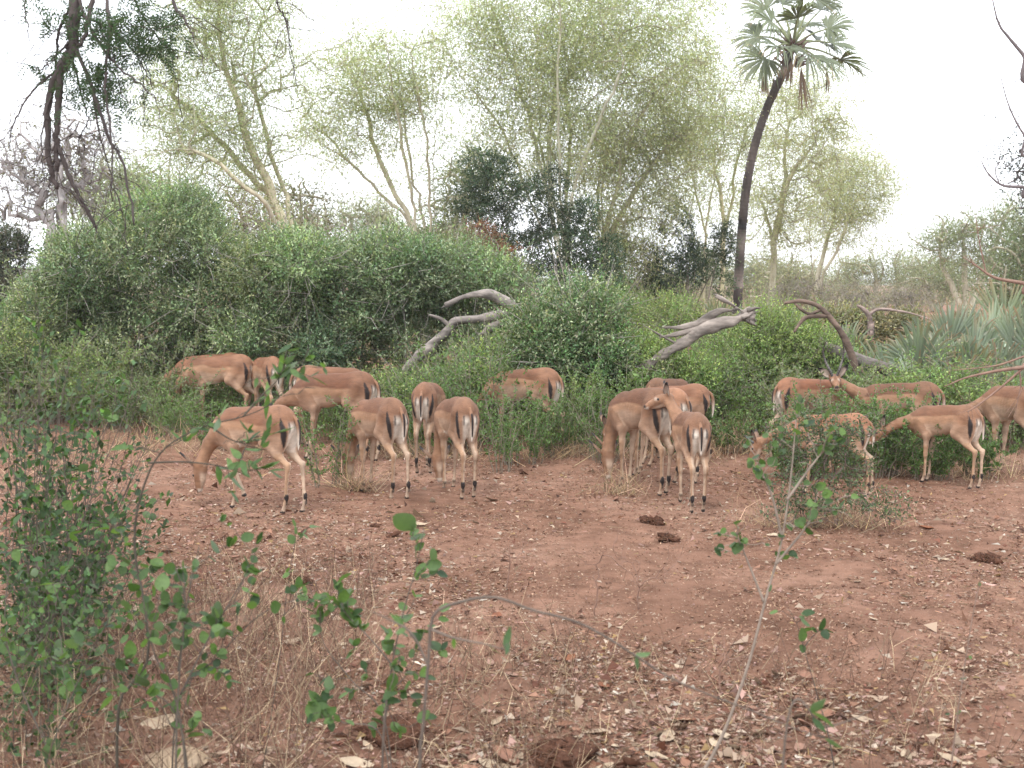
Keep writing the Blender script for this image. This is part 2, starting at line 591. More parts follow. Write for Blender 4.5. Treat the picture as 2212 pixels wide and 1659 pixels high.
def bush(name, label, ells, seed, shoots=2500, per=10, L=.05, W=.022, C=(.075, .12, .045), Cnew=(.16, .2, .08), group=None, cat='bush', sl=(.18, .42),
         lump=.16, up=.5, stems=14, stemC=(.23, .2, .17), base=None, front=.75, twigC=(.2, .19, .12), newfrac=.25, bare=60, leafmat=None, stem_r=.028, inner=.3, sub=9, arch=.03, tri=False):
    """a leafy bush: shoots over the lumpy surface of a union of ellipsoids, some deeper, on a fan of stems"""
    rng = np.random.default_rng(seed)
    w = Waves(seed + 11)
    big = ells; ells = []
    for c, r in big:
        ells.append((c, r * .8))
        for _ in range(sub):
            d = rand_dirs(1, rng)[0]
            if d[1] > .3 and rng.random() < .7: d[1] *= -1
            if d[2] < -.2: d[2] *= -1
            f = rng.uniform(.26, .5)
            ells.append((c + d * r * rng.uniform(.5, .72), np.array([r.mean()] * 3) * f * .5 + r * f * .5))
    cs = np.array([e[0] for e in ells]); rs = np.array([e[1] for e in ells])
    area = (rs[:, 0] * rs[:, 2] + rs[:, 0] * rs[:, 1] + rs[:, 1] * rs[:, 2]) * np.exp(rng.normal(0, .45, len(ells))); p = area / area.sum()
    tone = np.exp(rng.normal(0, .16, (len(ells), 1))) * (1 + rng.normal(0, .05, (len(ells), 3)))
    P, O, T, K = [], [], [], []
    need = shoots; tries = 0
    while need > 0 and tries < 30:
        tries += 1
        n = shoots
        k = rng.choice(len(ells), n, p=p)
        d = rand_dirs(n, rng)
        flip = (d[:, 1] > 0) & (rng.random(n) < front - .25)
        d[flip, 1] *= -1
        deep = rng.random(n) < inner
        rr = np.where(deep, rng.uniform(.5, .92, n), 1.0)[:, None]
        q0 = cs[k] + d * rs[k]
        rr = rr * (1 + lump * (w(q0, 2.2) * .6 + w(q0, 5.0) * .4))[:, None]
        q = cs[k] + d * rs[k] * rr
        o = nrm(d / rs[k])
        inside = np.zeros(n, bool)
        for j in range(len(ells)):
            f = (((q - cs[j]) / rs[j]) ** 2).sum(1)
            inside |= (f < .55) & (k != j)
        keep = (q[:, 2] > .05) & (~inside | (rng.random(n) < .12))
        K.append(k[keep]); P.append(q[keep]); O.append(o[keep]); T.append(deep[keep]); need -= keep.sum()
    P = np.concatenate(P)[:shoots]; O = np.concatenate(O)[:shoots]; T = np.concatenate(T)[:shoots]; K = np.concatenate(K)[:shoots]
    n = len(P)
    D = nrm(O * .6 + np.array([0, 0, up]) + rng.normal(0, .45, (n, 3)))
    SL = rng.uniform(*sl, n) * np.where(rng.random(n) < arch, 2.4, 1)
    lm = MB()
    k = np.repeat(np.arange(n), per); t = np.tile((np.arange(per) + .5) / per, n)[:, None] + rng.uniform(-.05, .05, (n * per, 1))
    B = P[k] + D[k] * SL[k][:, None] * (t - .25)
    side = rand_dirs(len(k), rng)
    LD = nrm(D[k] * .7 + side * .9)
    new = (rng.random(n) < newfrac) & ~T
    C = np.asarray(C, float); Cn = np.asarray(Cnew, float)
    base_c = np.where(new[:, None], Cn, C) * tone[K] * np.exp(rng.normal(0, .12, (n, 1)))
    cc = base_c[k] * np.exp(rng.normal(0, .2, (len(k), 1))) * (1 + rng.normal(0, .05, (len(k), 3)))
    shrink = (1.05 - .35 * t[:, 0])
    (lm.leaf_tris if tri else lm.leaves)(B, LD, rand_dirs(len(k), rng) * .7 + O[k] * .5 + np.array([0, 0, .6]), L * shrink * np.exp(rng.normal(0, .2, len(k))), W * shrink * np.exp(rng.normal(0, .15, len(k))), np.clip(cc, .004, .9))
    if base is None:
        base = cs.mean(0); 
    base = np.array([base[0], base[1], 0.0])
    root = empty(name, base, label, cat, group)
    sm = MB()
    keep = rng.random(n) < .5
    sm.segs((P - D * SL[:, None] * .3)[keep], (P + D * SL[:, None] * .72)[keep], .004, .0018, 3, twigC)
    for _ in range(stems):
        j = rng.choice(len(ells), p=p)
        b = base + np.array([rng.normal(0, rs[:, 0].max() * .3), rng.normal(0, .3), -.05])
        b[2] = ground_z(b[0], b[1]) - .03
        e_ = cs[j] + rs[j] * rand_dirs(1, rng)[0] * .75; e_[2] = max(e_[2], .4)
        mid = (b + e_) / 2 + rng.normal(0, .15, 3)
        sm.tube(smooth_path([b, mid, e_], 8), np.linspace(stem_r, stem_r * .3, 8) * rng.uniform(.6, 1.2), 5, stemC)
    if bare:      # grey leafless twigs among the leaves
        j = rng.integers(0, n, bare)
        a = P[j] - O[j] * .15; b = a + nrm(O[j] + rng.normal(0, .8, (bare, 3)) + np.array([0, 0, .1])) * rng.uniform(.3, .8, (bare, 1))
        c_ = (a + b) / 2 + rng.normal(0, .05, (bare, 3))
        sm.segs(a, c_, .006, .0045, 3, stemC); sm.segs(c_, b, .0045, .002, 3, stemC)
    sm.build('stems', M_TWIG, root, base)
    lm.build('foliage', leafmat or M_LEAF, root, base)
    return root
# ================================================================== trees
def px(path, Y, dy=None, seed=0):
    r = np.random.default_rng(seed)
    out = []
    for i, p in enumerate(path):
        out.append(at(p[0], p[1], p[2] if len(p) > 2 else Y))
    return np.array(out)


def pbase(x, Y, dx=0.0):
    p = at(x, 608, Y); return np.array([p[0] + dx, Y, -.05])


def stemset(base, Y, paths, depth, seed):
    """paths in picture positions; each starts at the base and drifts a little in depth"""
    r = np.random.default_rng(seed)
    out = []
    for P in paths:
        end = r.uniform(-depth, depth)
        n = len(P)
        pts = [at(p[0], p[1], Y + end * (i + 1) / n) for i, p in enumerate(P)]
        out.append(np.array([base + np.array([r.uniform(-.12, .12), r.uniform(-.12, .12), 0])] + pts))
    return out


def E(lst, Y, rd=None):
    return [pxell(e[0], e[1], e[2] * 1.12, e[3] * 1.1, Y, rd) for e in lst]


FEV = (.38, .405, .225)
FEVG = 'yellow-green fever trees behind the thicket'
Y = 30
tree('fever_tree', 'pale-barked fever tree leaning left above the green thicket, with three long limbs', 'tree', pbase(640, Y),
     stemset(pbase(640, Y), Y, [
         [(628, 545), (606, 470), (591, 430), (574, 378), (535, 297), (504, 196), (483, 130), (476, 60), (470, -40)],
         [(632, 545), (623, 455), (607, 395), (591, 343), (577, 297), (553, 196), (546, 140), (560, 60)],
         [(628, 545), (606, 470), (585, 425), (549, 395), (490, 322), (402, 227), (343, 182), (300, 165)],
         [(625, 545), (600, 485), (573, 440), (520, 395), (430, 330), (350, 300)]], 1.6, 1),
     E([(480, 10, 150, 110), (390, 150, 110, 90), (370, 260, 100, 60), (430, 330, 120, 70), (510, 390, 90, 55), (610, 170, 60, 120), (560, 60, 90, 90), (480, 210, 90, 90), (635, 340, 40, 90), (540, 290, 60, 70)], Y),
     101, natt=720, per=92, C=(.34, .375, .205), base_r=.15, Cthick=(.50, .44, .31), L=.075, W=.021, spread=.26, group=FEVG, fuzz=.5, along=1.1, shell=.42, droop=.55, Cthin=(.33, .31, .23))
Y = 36
tree('fever_tree', 'fever tree of many slim pale stems fanning out left of the tallest one', 'tree', pbase(915, Y),
     stemset(pbase(915, Y), Y, [
         [(930, 518), (926, 402), (924, 315), (909, 227), (890, 130)], [(940, 518), (937, 402), (940, 297), (944, 210), (950, 110)],
         [(905, 507), (888, 420), (870, 325), (860, 245), (846, 168), (839, 115)], [(895, 504), (853, 420), (814, 332), (797, 262), (779, 210), (750, 120)],
         [(888, 497), (832, 434), (786, 378), (716, 322), (667, 294)], [(888, 497), (836, 434), (797, 392), (740, 330), (664, 245)],
         [(918, 512), (905, 440), (892, 380), (880, 300), (870, 220)]], 2.0, 2),
     E([(760, 120, 100, 65), (850, 95, 100, 60), (930, 140, 70, 100), (700, 190, 60, 70), (830, 190, 120, 80), (740, 310, 90, 50), (930, 260, 50, 90), (690, 270, 60, 45), (800, 260, 90, 70), (850, 350, 60, 60)], Y),
     102, natt=560, per=76, C=FEV, base_r=.12, Cthick=(.48, .44, .33), spread=.28, flat=.6, e=1.9, group=FEVG, fuzz=.5, along=1.1, shell=.42, droop=.55, Cthin=(.33, .31, .23))
Y = 34
tree('fever_tree', 'tallest fever tree in the middle, its stems rising out of a dark creeper', 'tree', pbase(1222, Y),
     stemset(pbase(1222, Y), Y, [
         [(1225, 560), (1213, 437), (1206, 315), (1206, 192), (1210, 70), (1206, -40)], [(1195, 560), (1147, 434), (1101, 315), (1049, 227), (996, 168)],
         [(1205, 540), (1164, 343), (1140, 245), (1115, 157), (1084, 87), (1060, 10)], [(1226, 540), (1232, 441), (1262, 340), (1300, 250), (1330, 185), (1350, 130)], [(1215, 520), (1190, 420), (1185, 300), (1200, 190), (1190, 90)], [(1228, 520), (1245, 420), (1290, 330), (1350, 260)], [(1205, 520), (1170, 430), (1120, 350), (1060, 300)],
         [(1226, 520), (1224, 437), (1231, 280), (1224, 175), (1259, 70), (1290, -30)], [(1200, 530), (1180, 400), (1165, 280), (1170, 160), (1150, 40)]], 2.4, 3),
     E([(1200, 10, 230, 110), (1010, 120, 100, 90), (1080, 220, 110, 90), (1330, 120, 170, 120), (1490, 70, 90, 90), (990, 30, 70, 60), (1230, 210, 130, 120), (1120, 120, 120, 100), (1160, 320, 120, 90), (1400, 20, 150, 80), (1060, 320, 60, 70), (1260, 350, 90, 90)], Y),
     103, natt=1300, per=84, C=FEV, base_r=.135, Cthick=(.42, .42, .33), spread=.28, flat=.6, e=1.95, group=FEVG, fuzz=.5, along=1.1, shell=.42, droop=.55, Cthin=(.33, .31, .23))
Y = 35.5
tree('fever_tree', 'wide fever tree with hanging foliage just right of the tallest one', 'tree', pbase(1304, Y),
     stemset(pbase(1304, Y), Y, [
         [(1304, 553), (1301, 455), (1304, 385), (1329, 245), (1380, 140)], [(1306, 540), (1330, 420), (1350, 315), (1399, 227), (1434, 182), (1500, 130)],
         [(1302, 540), (1290, 450), (1300, 330), (1290, 240)], [(1306, 540), (1318, 450), (1345, 370), (1370, 290)], [(1300, 540), (1280, 480), (1262, 400)], [(1310, 545), (1360, 430), (1430, 330), (1480, 280)]], 2.0, 4),
     E([(1430, 200, 130, 120), (1330, 310, 110, 110), (1420, 350, 100, 120), (1370, 460, 90, 110), (1480, 300, 70, 120), (1290, 430, 60, 90), (1360, 560, 80, 80), (1440, 470, 60, 90)], Y),
     104, natt=700, per=90, C=(.35, .365, .20), base_r=.125, Cthick=(.42, .395, .30), spread=.30, flat=.7, e=1.95, sag=-.15, group=FEVG, fuzz=.5, along=1.1, shell=.42, droop=.55, Cthin=(.33, .31, .23))
Y = 42
tree('fever_tree', 'fever tree with smooth bright yellow trunks close left of the tall palm', 'tree', pbase(1540, Y),
     stemset(pbase(1540, Y), Y, [
         [(1521, 640), (1523, 525), (1521, 495), (1506, 431), (1495, 375), (1470, 300)], [(1521, 640), (1524, 510), (1536, 431), (1544, 375), (1560, 300)],
         [(1557, 640), (1562, 562), (1562, 469), (1551, 394), (1544, 356), (1530, 260)], [(1557, 640), (1563, 525), (1581, 431), (1596, 337), (1626, 262), (1660, 200)],
         [(1530, 640), (1545, 560), (1559, 487), (1575, 400)]], 1.5, 5),
     E([(1500, 320, 90, 90), (1560, 250, 100, 120), (1490, 180, 90, 90), (1620, 260, 60, 100), (1450, 400, 60, 80), (1600, 400, 50, 80), (1540, 440, 60, 60)], Y),
     105, natt=480, per=80, C=FEV, base_r=.125, Cthick=(.50, .45, .28), spread=.26, flat=.6, e=1.75, group=FEVG, fuzz=.5, along=1.1, shell=.42, droop=.55, Cthin=(.33, .31, .23))
Y = 46
tree('fever_tree', 'fever tree with one grey-yellow trunk standing just right behind the tall palm', 'tree', pbase(1664, Y),
     stemset(pbase(1664, Y), Y, [
         [(1667, 619), (1673, 525), (1694, 412), (1697, 319), (1700, 220)], [(1673, 525), (1694, 420), (1720, 356), (1739, 337), (1787, 262)],
         [(1672, 560), (1660, 480), (1640, 430)]], 2.0, 6),
     E([(1740, 220, 110, 90), (1700, 320, 100, 90), (1690, 420, 90, 80), (1800, 270, 60, 60), (1650, 460, 60, 80), (1770, 380, 60, 60), (1700, 520, 70, 50)], Y),
     106, natt=520, per=80, C=(.38, .39, .22), base_r=.15, Cthick=(.38, .35, .25), spread=.36, flat=.6, L=.095, W=.027, group=FEVG, fuzz=.5, along=1.1, shell=.42, droop=.55, Cthin=(.33, .31, .23))
Y = 54
tree('fever_tree', 'rightmost fan-shaped fever tree against the white sky, three bare stems at its foot', 'tree', pbase(1766, Y),
     stemset(pbase(1766, Y), Y, [
         [(1765, 615), (1780, 544), (1806, 450), (1821, 394), (1844, 356)], [(1772, 608), (1814, 525), (1840, 450), (1889, 394)],
         [(1757, 608), (1750, 506), (1757, 431), (1770, 370)]], 2.0, 7),
     E([(1860, 360, 80, 50), (1800, 390, 70, 65), (1890, 430, 60, 50), (1860, 500, 70, 40), (1760, 450, 50, 70), (1890, 390, 50, 50), (1810, 460, 70, 60)], Y),
     107, natt=480, per=78, C=(.38, .39, .22), base_r=.13, Cthick=(.40, .37, .28), spread=.40, flat=.5, L=.105, W=.03, e=1.9, group=FEVG, fuzz=.5, along=1.1, shell=.42, droop=.55, Cthin=(.33, .31, .23))

FAR = 'hazy trees far behind the clearing'
def far_tree(x, Y, ells, label, seed, C=(.22, .245, .135), natt=130, per=110, br=.3, **k):
    e = E(ells, Y)
    b = pbase(x, Y)
    r = np.random.default_rng(seed)
    top = [c for c, q in e]
    stems = [np.array([b, (b * .5 + t * .5) + np.array([0, 0, -.3]), t]) for t in top[:4]]
    args = dict(natt=natt, per=per, C=C, base_r=br, spread=.5, flat=.55, L=.14, W=.045, step=.7, twigs=2, fuzz=.5, along=1.5, Cthick=(.4, .37, .28), group=FAR)
    args.update(k)
    tree('far_tree', label, 'tree', b, stems, e, seed, **args)


far_tree(2090, 66, [(2080, 500, 85, 35), (2170, 470, 70, 40), (2030, 540, 50, 30), (2130, 560, 90, 40), (2200, 540, 60, 60)], 'broad green tree fading into haze near the right edge above the fan palms', 201, natt=200)
far_tree(1900, 84, [(1890, 578, 75, 30), (1840, 595, 45, 28), (1960, 580, 60, 36)], 'low pale tree in the haze right of the fan-shaped fever tree', 202, C=(.26, .275, .17))
far_tree(2020, 78, [(2010, 600, 70, 30), (1990, 575, 40, 20), (2060, 600, 50, 35)], 'low pale tree in the haze beneath the broad green one', 203, C=(.25, .265, .16))
far_tree(2230, 48, [(2215, 560, 60, 60), (2190, 610, 60, 40), (2260, 500, 60, 60)], 'darker tree cut by the right edge behind the fan palms', 204, C=(.17, .2, .11))
far_tree(270, 48, [(270, 400, 110, 60), (340, 460, 120, 40), (200, 450, 90, 60), (400, 430, 80, 50)], 'soft green tree behind the thicket at the left', 205, natt=190, C=(.23, .26, .14))
far_tree(570, 52, [(565, 490, 75, 40), (520, 450, 50, 40), (620, 520, 50, 30)], 'sparse brownish tree behind the thicket left of the leaning trunk', 206, C=(.15, .105, .07), per=60)
far_tree(668, 44, [(690, 470, 40, 25), (650, 440, 40, 30)], 'thin grey tree right of the leaning trunk, half hidden by the thicket', 207, C=(.13, .13, .07), natt=40, per=60, br=.22)
far_tree(760, 62, [(760, 470, 70, 35), (690, 500, 40, 20), (820, 480, 50, 30)], 'faint pale tree behind the many-stemmed fever tree', 208, C=(.27, .28, .18), natt=90)
far_tree(980, 50, [(985, 440, 60, 70), (960, 510, 60, 50), (1010, 360, 50, 50)], 'olive tree showing left of the dark creeper', 209, C=(.19, .21, .11), natt=130)
far_tree(1750, 96, [(1750, 600, 80, 20), (1700, 590, 50, 20), (1820, 610, 60, 18)], 'low pale tree far off beneath the fan-shaped fever tree', 210, C=(.25, .26, .17), natt=90)

far_tree(1640, 80, [(1640, 590, 60, 34), (1590, 600, 50, 28)], 'low hazy tree seen past the foot of the tall palm', 211, C=(.24, .25, .155), natt=110)
far_tree(1530, 74, [(1520, 585, 60, 40), (1450, 600, 50, 30)], 'low hazy tree seen between the yellow trunks', 212, C=(.2, .22, .125), natt=110)
far_tree(1710, 70, [(1700, 605, 60, 26)], 'low hazy bush-like tree at the foot of the grey-yellow trunk', 213, C=(.24, .24, .15), natt=80)
# grey gnarled tree with hardly a leaf at the left
Y = 27
tree('bare_tree', 'grey gnarled nearly leafless tree at the far left behind the thicket', 'tree', pbase(134, Y),
     stemset(pbase(134, Y), Y, [[(133, 497), (133, 402), (147, 315), (150, 273), (120, 230)], [(133, 430), (170, 395), (190, 372), (175, 340), (200, 300)],
                                [(100, 500), (92, 440), (60, 400), (20, 380)], [(130, 480), (90, 480), (40, 455), (0, 440)], [(135, 400), (110, 350), (60, 320), (10, 290)]], 1.2, 8),
     E([(110, 320, 120, 90), (50, 380, 90, 80), (190, 320, 80, 70), (60, 450, 90, 50), (200, 420, 60, 50)], Y), 108, natt=330, per=7, C=(.14, .13, .06), base_r=.17,
     Cthick=(.33, .30, .29), Cthin=(.30, .27, .26), wig=.22, step=.3, spread=.3, e=2.0, tip_r=.006, twigs=6, thr=.035)
# dark leafy tree cut by the right edge
Y = 15
tree('dark_tree', 'dark small-leaved tree reaching in at the right edge above the haze', 'tree', pbase(2360, Y),
     stemset(pbase(2360, Y), Y, [[(2350, 500), (2310, 420), (2250, 380), (2190, 370)], [(2340, 430), (2290, 330), (2230, 300)]], .5, 9),
     E([(2210, 370, 55, 55), (2260, 420, 70, 60), (2270, 320, 60, 50)], Y), 109, natt=110, per=34, C=(.055, .065, .055), base_r=.1, Cthick=(.2, .17, .15), Cthin=(.12, .1, .1),
     L=.04, W=.016, spread=.13, step=.2, tip_r=.003)

# ================================================================== thickets
def B(lst, Y, rd=None):
    return [pxell(*e, Y, rd) for e in lst]


DKV = dict(L=.075, W=.035, C=(.045, .075, .042), Cnew=(.09, .13, .07), newfrac=.12, lump=.2, front=.7, stemC=(.16, .13, .11), up=-.1, tri=True)
bush('creeper_tree', 'dark evergreen tree smothered in creeper under the tallest fever tree',
     B([(1075, 400, 70, 60), (1140, 450, 100, 70), (1205, 540, 90, 80), (1060, 470, 55, 50), (1240, 600, 80, 70), (1130, 560, 80, 60), (1040, 360, 40, 40), (1290, 620, 60, 70), (1075, 575, 70, 60), (1015, 440, 40, 45), (1180, 630, 90, 60), (1250, 480, 50, 60), (1185, 400, 45, 45), (1310, 560, 40, 50)], 30), 301, shoots=4700, cat='tree', base=pbase(1170, 30), **DKV)
bush('creeper', 'rust-brown dead creeper hanging beside the dark evergreen tree', B([(1050, 520, 32, 30), (1085, 545, 25, 25), (1030, 500, 20, 25)], 28.5), 302, shoots=260, cat='creeper',
     L=.09, W=.03, C=(.20, .095, .055), Cnew=(.26, .15, .09), up=-.6, stems=3, base=pbase(1055, 28.5), leafmat=M_DRY, bare=30)
bush('creeper_tree', 'dark creeper-clad tree behind the bright yellow trunks',
     B([(1465, 500, 45, 80), (1440, 590, 45, 50), (1560, 560, 28, 90), (1500, 570, 40, 70)], 36), 303, shoots=1500, cat='tree', base=pbase(1480, 36), **DKV)
UND = dict(L=.09, W=.035, C=(.12, .13, .065), Cnew=(.19, .19, .11), lump=.2, stemC=(.24, .21, .18), stems=18, bare=90, tri=True)
bush('dry_thicket', 'olive tangled thicket between the tall palm and the dark evergreen tree', B([(1370, 580, 70, 70), (1320, 560, 40, 80), (1430, 640, 60, 40), (1360, 650, 90, 40)], 37), 304, shoots=1800, cat='thicket', **{**UND, 'C': (.085, .095, .05), 'Cnew': (.15, .155, .085)})
bush('dry_thicket', 'dusky thicket at the left edge behind the big green one', B([(15, 560, 60, 70), (40, 640, 60, 60), (-40, 600, 60, 80)], 25), 305, shoots=1300, cat='thicket', **{**UND, 'C': (.075, .09, .06), 'Cnew': (.13, .12, .1)})
bush('dry_thicket', 'pale tangled undergrowth left of the dark evergreen tree', B([(1000, 560, 60, 50), (960, 580, 50, 40), (1080, 600, 50, 40)], 27), 306, shoots=700, cat='thicket', **{**UND, 'C': (.19, .195, .12)})
bush('dry_thicket', 'low straw-coloured thicket left of the large fan palms, behind the grey log', B([(1880, 715, 60, 28), (1950, 705, 50, 30), (1820, 700, 50, 25), (1760, 705, 50, 22)], 23), 307, shoots=900, cat='thicket', **{**UND, 'L': .07, 'C': (.20, .19, .11), 'Cnew': (.30, .26, .15)})
# leafless purple-grey thorn scrub right of the palm
rng = np.random.default_rng(44)
for x, y, r_, Yb, lab in ((1740, 640, 75, 40, 'leafless grey thorn scrub right of the tall palm'), (1850, 650, 70, 44, 'leafless grey thorn scrub behind the bent brown branch'), (1960, 650, 60, 42, 'leafless grey thorn scrub beyond the fan palms')):
    tree('thorn_scrub', lab, 'scrub', pbase(x, Yb), stemset(pbase(x, Yb), Yb, [[(x - 20, y), (x - 40, y - 25)], [(x + 10, y), (x + 30, y - 30)], [(x, y), (x, y - 30)]], 1, int(x)),
         E([(x, y - 5, r_, 34), (x - 20, y + 5, r_, 30)], Yb), int(x), natt=110, per=14, C=(.22, .21, .13), base_r=.05, tip_r=.006, Cthick=(.26, .225, .19), Cthin=(.27, .24, .20), wig=.3, step=.3, spread=.3, twigs=6)

GRN = dict(L=.058, W=.025, C=(.122, .178, .09), Cnew=(.29, .335, .21), newfrac=.42, arch=.11, stemC=(.30, .27, .24), sub=12, twigC=(.17, .18, .10))
bush('green_bush', 'tallest rounded green bush at the left, peaking beneath the hanging branch',
     B([(372, 500, 80, 72), (370, 570, 130, 90), (270, 610, 140, 95), (440, 680, 160, 105), (160, 690, 85, 80), (300, 740, 190, 80), (470, 570, 80, 60), (215, 580, 80, 50), (110, 720, 50, 60)], 19, 2.2), 311, shoots=11500, stems=34, bare=700, **GRN)
bush('green_bush', 'wide green bush in the middle of the thicket below the leaning trunk',
     B([(640, 640, 120, 95), (770, 640, 140, 105), (700, 750, 160, 70), (850, 600, 110, 75), (580, 740, 110, 80), (690, 590, 100, 50)], 18.4, 2.0), 312, shoots=8600, stems=28, bare=520, **GRN)
bush('green_bush', 'green bush arching over the fallen grey trunk',
     B([(960, 610, 130, 52), (1060, 615, 85, 45), (880, 640, 100, 50), (930, 570, 90, 30), (820, 690, 80, 60), (900, 740, 70, 60), (1000, 740, 90, 60), (1080, 760, 60, 50)], 18.2, 1.5), 313, shoots=4800, stems=12, bare=260, **{**GRN, 'Cnew': (.29, .33, .22), 'newfrac': .4})
bush('green_bush', 'dense round green bush right of the fallen grey trunk',
     B([(1240, 700, 98, 72), (1195, 770, 90, 60), (1290, 770, 60, 70), (1160, 730, 60, 50)], 15.6, 1.2), 314, shoots=3600, stems=18, bare=160, **{**GRN, 'C': (.09, .16, .065), 'L': .05})
LGT = dict(sub=14, arch=.14, L=.046, W=.022, C=(.15, .225, .07), Cnew=(.28, .35, .125), twigC=(.2, .2, .12), newfrac=.4, lump=.2)
bush('light_bush', 'bright green bush growing over the split grey log', B([(1660, 735, 75, 55), (1720, 760, 90, 50), (1620, 790, 90, 50), (1760, 790, 80, 45)], 16.8, 1.1), 315, shoots=3300, stems=12, bare=30, **LGT)
bush('light_bush', 'low bright green bush left of the split grey log', B([(1400, 790, 70, 45), (1370, 810, 60, 50), (1480, 825, 90, 40), (1400, 855, 70, 38)], 15.8, 1.0), 316, shoots=2500, stems=12, bare=40, **LGT)
bush('light_bush', 'low tangled green bush beneath the fallen grey trunk', B([(960, 868, 80, 34), (1070, 815, 55, 50), (890, 870, 70, 34), (1030, 875, 80, 38)], 15.2, 1.0), 317, shoots=2600, stems=16, bare=240, **{**LGT, 'C': (.11, .17, .065)})
bush('light_bush', 'low pale green bush at the left edge before the dusky thicket', B([(40, 760, 80, 50), (130, 800, 90, 40), (10, 810, 70, 50)], 17, 1.2), 318, shoots=1700, stems=12, bare=60, **{**LGT, 'C': (.12, .18, .07)})
bush('light_bush', 'weedy bright green bush right of the ram, beneath the fan palms', B([(2080, 890, 80, 28), (2150, 880, 70, 26), (2020, 860, 50, 26), (1960, 860, 50, 28)], 14.6, .8), 319, shoots=1500, stems=12, bare=30, **LGT)
bush('light_bush', 'low bright green bush on the rise between the round bush and the split log', B([(1400, 700, 60, 25), (1460, 680, 60, 22), (1350, 680, 40, 30)], 21, 1.0), 320, shoots=1000, stems=8, bare=20, **{**LGT, 'Cnew': (.24, .27, .11)})

# scrub that carries the ground back into the haze
def distant_scrub():
    rng = np.random.default_rng(350); w = Waves(351)
    n = 1500
    Yv = 24 * (150 / 24) ** rng.random(n); xp = rng.uniform(-250, 2500, n)
    x = (xp - CX) / FPX * Yv; P = np.stack([x, Yv, 0 * x], 1)
    k = w(P, .12) > -.5; P = P[k]; n = len(P)
    H = rng.uniform(.35, 1.0, n) * np.where(P[:, 1] > 45, 2.0, 1.0) * (1 + .3 * w(P, .2)); H = np.clip(H, .3, 3); Wd = H * rng.uniform(.7, 1.5, n)
    per = 46
    kk = np.repeat(np.arange(n), per); m_ = len(kk)
    d = rand_dirs(m_, rng) * rng.random((m_, 1)) ** .4; d[:, 2] = np.abs(d[:, 2])
    q = P[kk] + d * np.stack([Wd, Wd, H], 1)[kk]
    pal = np.array([(.22, .235, .13), (.30, .27, .17), (.24, .20, .16), (.18, .21, .11)])
    C = pal[rng.integers(0, 4, n)][kk] * np.exp(rng.normal(0, .22, (m_, 1)))
    s = np.clip(P[:, 1], 20, 150)[kk] / 30
    m = MB(); m.leaf_tris(q, rand_dirs(m_, rng) + [0, 0, .8], rand_dirs(m_, rng), .16 * s ** .8, .035 * s ** .8, C)
    tag(m.build('distant_scrub', M_FINE), 'pale scrub and dry grass running back into the haze', 'scrub', None, 'stuff')


distant_scrub()
# ================================================================== palms
def fan(m, hub, d, up, rng, n=22, half=80, L=.8, W=.05, C=(.13, .17, .11), Ctip=(.3, .2, .11), droop=.25, cone=.25, tipdry=.1):
    """one fan blade: pleats spreading round direction d in the plane across up, cupped and drooping at the ends"""
    d = nrm(d); s = nrm(np.cross(d, up)); u = np.cross(s, d)
    a = np.radians(np.linspace(-half, half, n) + rng.normal(0, 1.2, n))
    D = np.cos(a)[:, None] * d + np.sin(a)[:, None] * s
    D = nrm(D + u * cone * (.4 + np.abs(np.sin(a)))[:, None] + rng.normal(0, .04, (n, 3)))
    Ln = L * (.72 + .28 * np.cos(a)) * rng.uniform(.9, 1.08, n)
    side = nrm(np.cross(D, u))
    c = np.asarray(C, float) * np.exp(rng.normal(0, .12, (n, 1)))
    hub = np.asarray(hub, float)
    p0 = np.broadcast_to(hub, (n, 3)); p1 = hub + D * (Ln * .5)[:, None]
    g = np.array([0, 0, -1.0])
    p2 = hub + D * (Ln * .78)[:, None] + g * (droop * Ln * .10)[:, None]
    p3 = hub + D * (Ln * .96)[:, None] + g * (droop * Ln * .42 * rng.uniform(.5, 1.5, n))[:, None]
    w0, w1, w2, w3 = .012, W * .95, W * .55, .004
    rows = []
    for p, w in ((p0, w0), (p1, w1), (p2, w2), (p3, w3)):
        rows += [p - side * w * .5, p + u * w * .28, p + side * w * .5]
    V = np.stack(rows, 1).reshape(-1, 3)
    Q = []
    for r in range(3):
        for k in range(2):
            Q.append([r * 3 + k, r * 3 + k + 1, (r + 1) * 3 + k + 1, (r + 1) * 3 + k])
    Q = (np.arange(n)[:, None, None] * 12 + np.array(Q)[None]).reshape(-1, 4)
    ct = np.where(rng.random((n, 1)) < tipdry, np.asarray(Ctip), c)
    CC = np.stack([c] * 6 + [c * .6 + ct * .4] * 3 + [ct] * 3, 1).reshape(-1, 3)
    m.add(V, Q, None, CC)


def frond(parent, org, base, hub, d, up, rng, petC=(.2, .22, .12), pet_r=.018, mat=None, **k):
    m = MB(); fan(m, hub, d, up, rng, **k)
    o = m.build('frond', mat or M_PALM, parent, org)
    if base is not None:
        p = MB(); mid = (np.asarray(base) + hub) / 2 + np.array([0, 0, .06 * np.linalg.norm(hub - base)])
        P = smooth_path([base, mid, hub], 7)
        p.tube(P, np.linspace(pet_r * 1.4, pet_r * .8, 7), 5, petC)
        p.build('petiole', M_TWIG, o, org)
    return o


